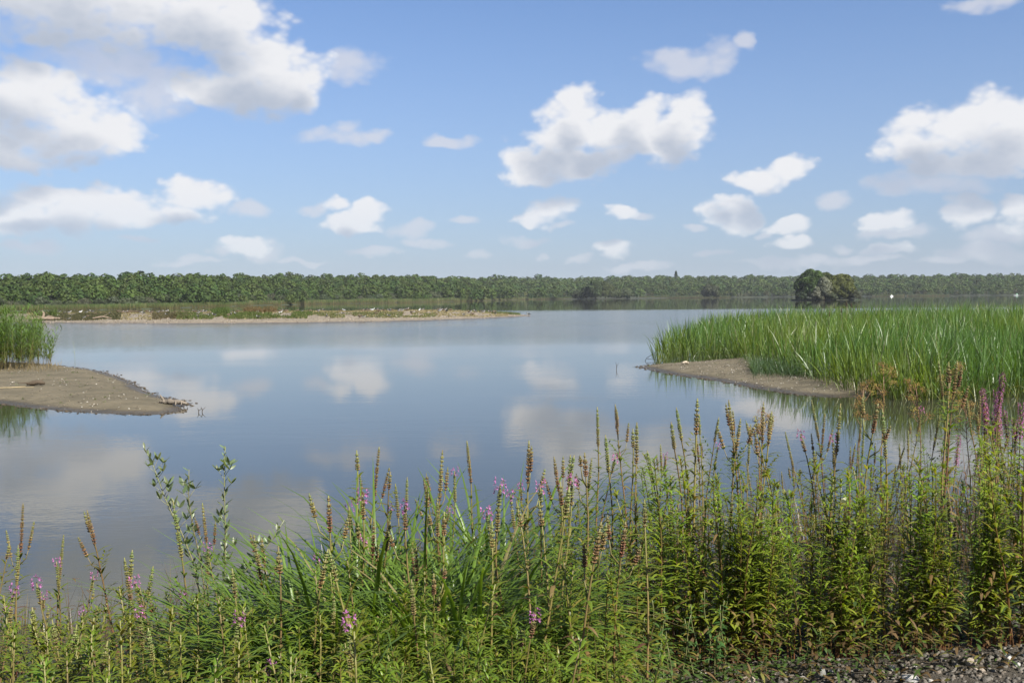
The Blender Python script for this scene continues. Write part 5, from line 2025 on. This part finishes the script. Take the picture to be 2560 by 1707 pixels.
def gravel():
    mb = MB()
    n = 7000
    X = rng.uniform(0.3, 4.2, n)
    Y = rng.uniform(3.6, 6.6, n)
    Y = np.where(rng.random(n) < 0.75, 3.6 + 1.6 * rng.random(n), Y)
    ang = rng.uniform(0, 2 * PI, n)
    s = rng.uniform(0.004, 0.013, n) * np.where(rng.random(n) < 0.12, 1.6, 1.0)
    c = np.where(rng.random((n, 1)) < 0.72, np.array([[0.125, 0.113, 0.095]]), np.where(rng.random((n, 1)) < 0.93, np.array([[0.15, 0.125, 0.098]]), np.array([[0.5, 0.47, 0.42]]))) * rng.uniform(0.65, 1.3, (n, 1))
    # flat chips: five-sided prisms
    k = 5
    a = np.arange(k) / k * 2 * PI
    rad = rng.uniform(0.6, 1.15, (n, k)) * s[:, None]
    tx, ty = rng.normal(0, 0.18, n), rng.normal(0, 0.18, n)
    ca, sa = np.cos(ang)[:, None], np.sin(ang)[:, None]
    lx = rad * np.cos(a)[None] * 1.35
    ly = rad * np.sin(a)[None] * 0.8
    wx, wy = lx * ca - ly * sa, lx * sa + ly * ca
    th = s * rng.uniform(0.18, 0.4, n)
    zb = bank_z(X, Y)
    zt = wx * tx[:, None] + wy * ty[:, None]
    topv = np.stack([X[:, None] + wx, Y[:, None] + wy, zb[:, None] + th[:, None] + zt + 0.003], -1)
    botv = np.stack([X[:, None] + wx * 1.08, Y[:, None] + wy * 1.08, zb[:, None] + zt - 0.004], -1)
    V = np.concatenate([topv, botv], 1).reshape(-1, 3)
    i0 = (np.arange(n) * 2 * k)[:, None]
    T = np.concatenate([np.stack([i0[:, 0], i0[:, 0] + j, i0[:, 0] + j + 1], 1) for j in range(1, k - 1)])
    Q = np.concatenate([np.stack([i0[:, 0] + j, i0[:, 0] + k + j, i0[:, 0] + k + (j + 1) % k, i0[:, 0] + (j + 1) % k], 1) for j in range(k)])
    mb.add(V, Q, T, np.repeat(c, 2 * k, 0))
    tag(link_mesh('gravel', mb.mesh('gravel', M_STONE)), 'dark flat gravel chips on the bare ground at bottom right', 'gravel', kind='stuff')


gravel()


def groundcover():
    """small bright creeping leaves and yellow-budded herbs by the gravel"""
    mb = MB()
    n = 2600
    cl = [(2.45, 4.95, 0.22, 900), (2.25, 5.1, 0.2, 500), (1.55, 5.0, 0.3, 350), (0.9, 4.6, 0.3, 400), (2.0, 4.75, 0.25, 250), (1.2, 4.55, 0.2, 200)]
    B = np.concatenate([np.stack([rng.normal(x, s, k), rng.normal(y, s * 0.6, k), np.zeros(k)], 1) for x, y, s, k in cl])
    n = len(B)
    B[:, 2] = bank_z(B[:, 0], B[:, 1]) + np.abs(rng.normal(0, 0.03, n))
    a = rng.uniform(0, 2 * PI, n)
    k = rng.uniform(0.7, 1.3, (n, 1))
    c = np.array([[0.11, 0.19, 0.045]]) * k
    ribbons(mb, B, np.stack([np.cos(a), np.sin(a), rng.uniform(0.1, 0.8, n)], 1), rng.uniform(0.015, 0.035, n), rng.uniform(0.01, 0.018, n), 0.5, c, c, 3, 'oval', 0.2, three=False)
    tag(link_mesh('ground_weeds', mb.mesh('ground_weeds', M_LEAF)), 'small bright green creeping weeds beside the gravel', 'weeds', kind='stuff')


groundcover()


# ------------------------------------------------------------------ air
def haze():
    m, N, out = base_mat('haze')
    v = N.new('ShaderNodeVolumePrincipled')
    v.inputs['Color'].default_value = (0.86, 0.92, 1.0, 1)
    v.inputs['Density'].default_value = 0.00007
    N.l.new(v.outputs[0], out.inputs['Volume'])
    mb = MB()
    x0, x1, y0, y1, z0, z1 = -3200, 3200, -80, 4600, -4.0, 60.0
    V = [(x, y, z) for z in (z0, z1) for x, y in ((x0, y0), (x1, y0), (x1, y1), (x0, y1))]
    mb.add(V, [(3, 2, 1, 0), (4, 5, 6, 7), (0, 1, 5, 4), (1, 2, 6, 5), (2, 3, 7, 6), (3, 0, 4, 7)])
    o = link_mesh('haze', mb.mesh('haze', m))
    tag(o, 'thin pale summer haze over the whole lake', 'haze', kind='stuff')


haze()
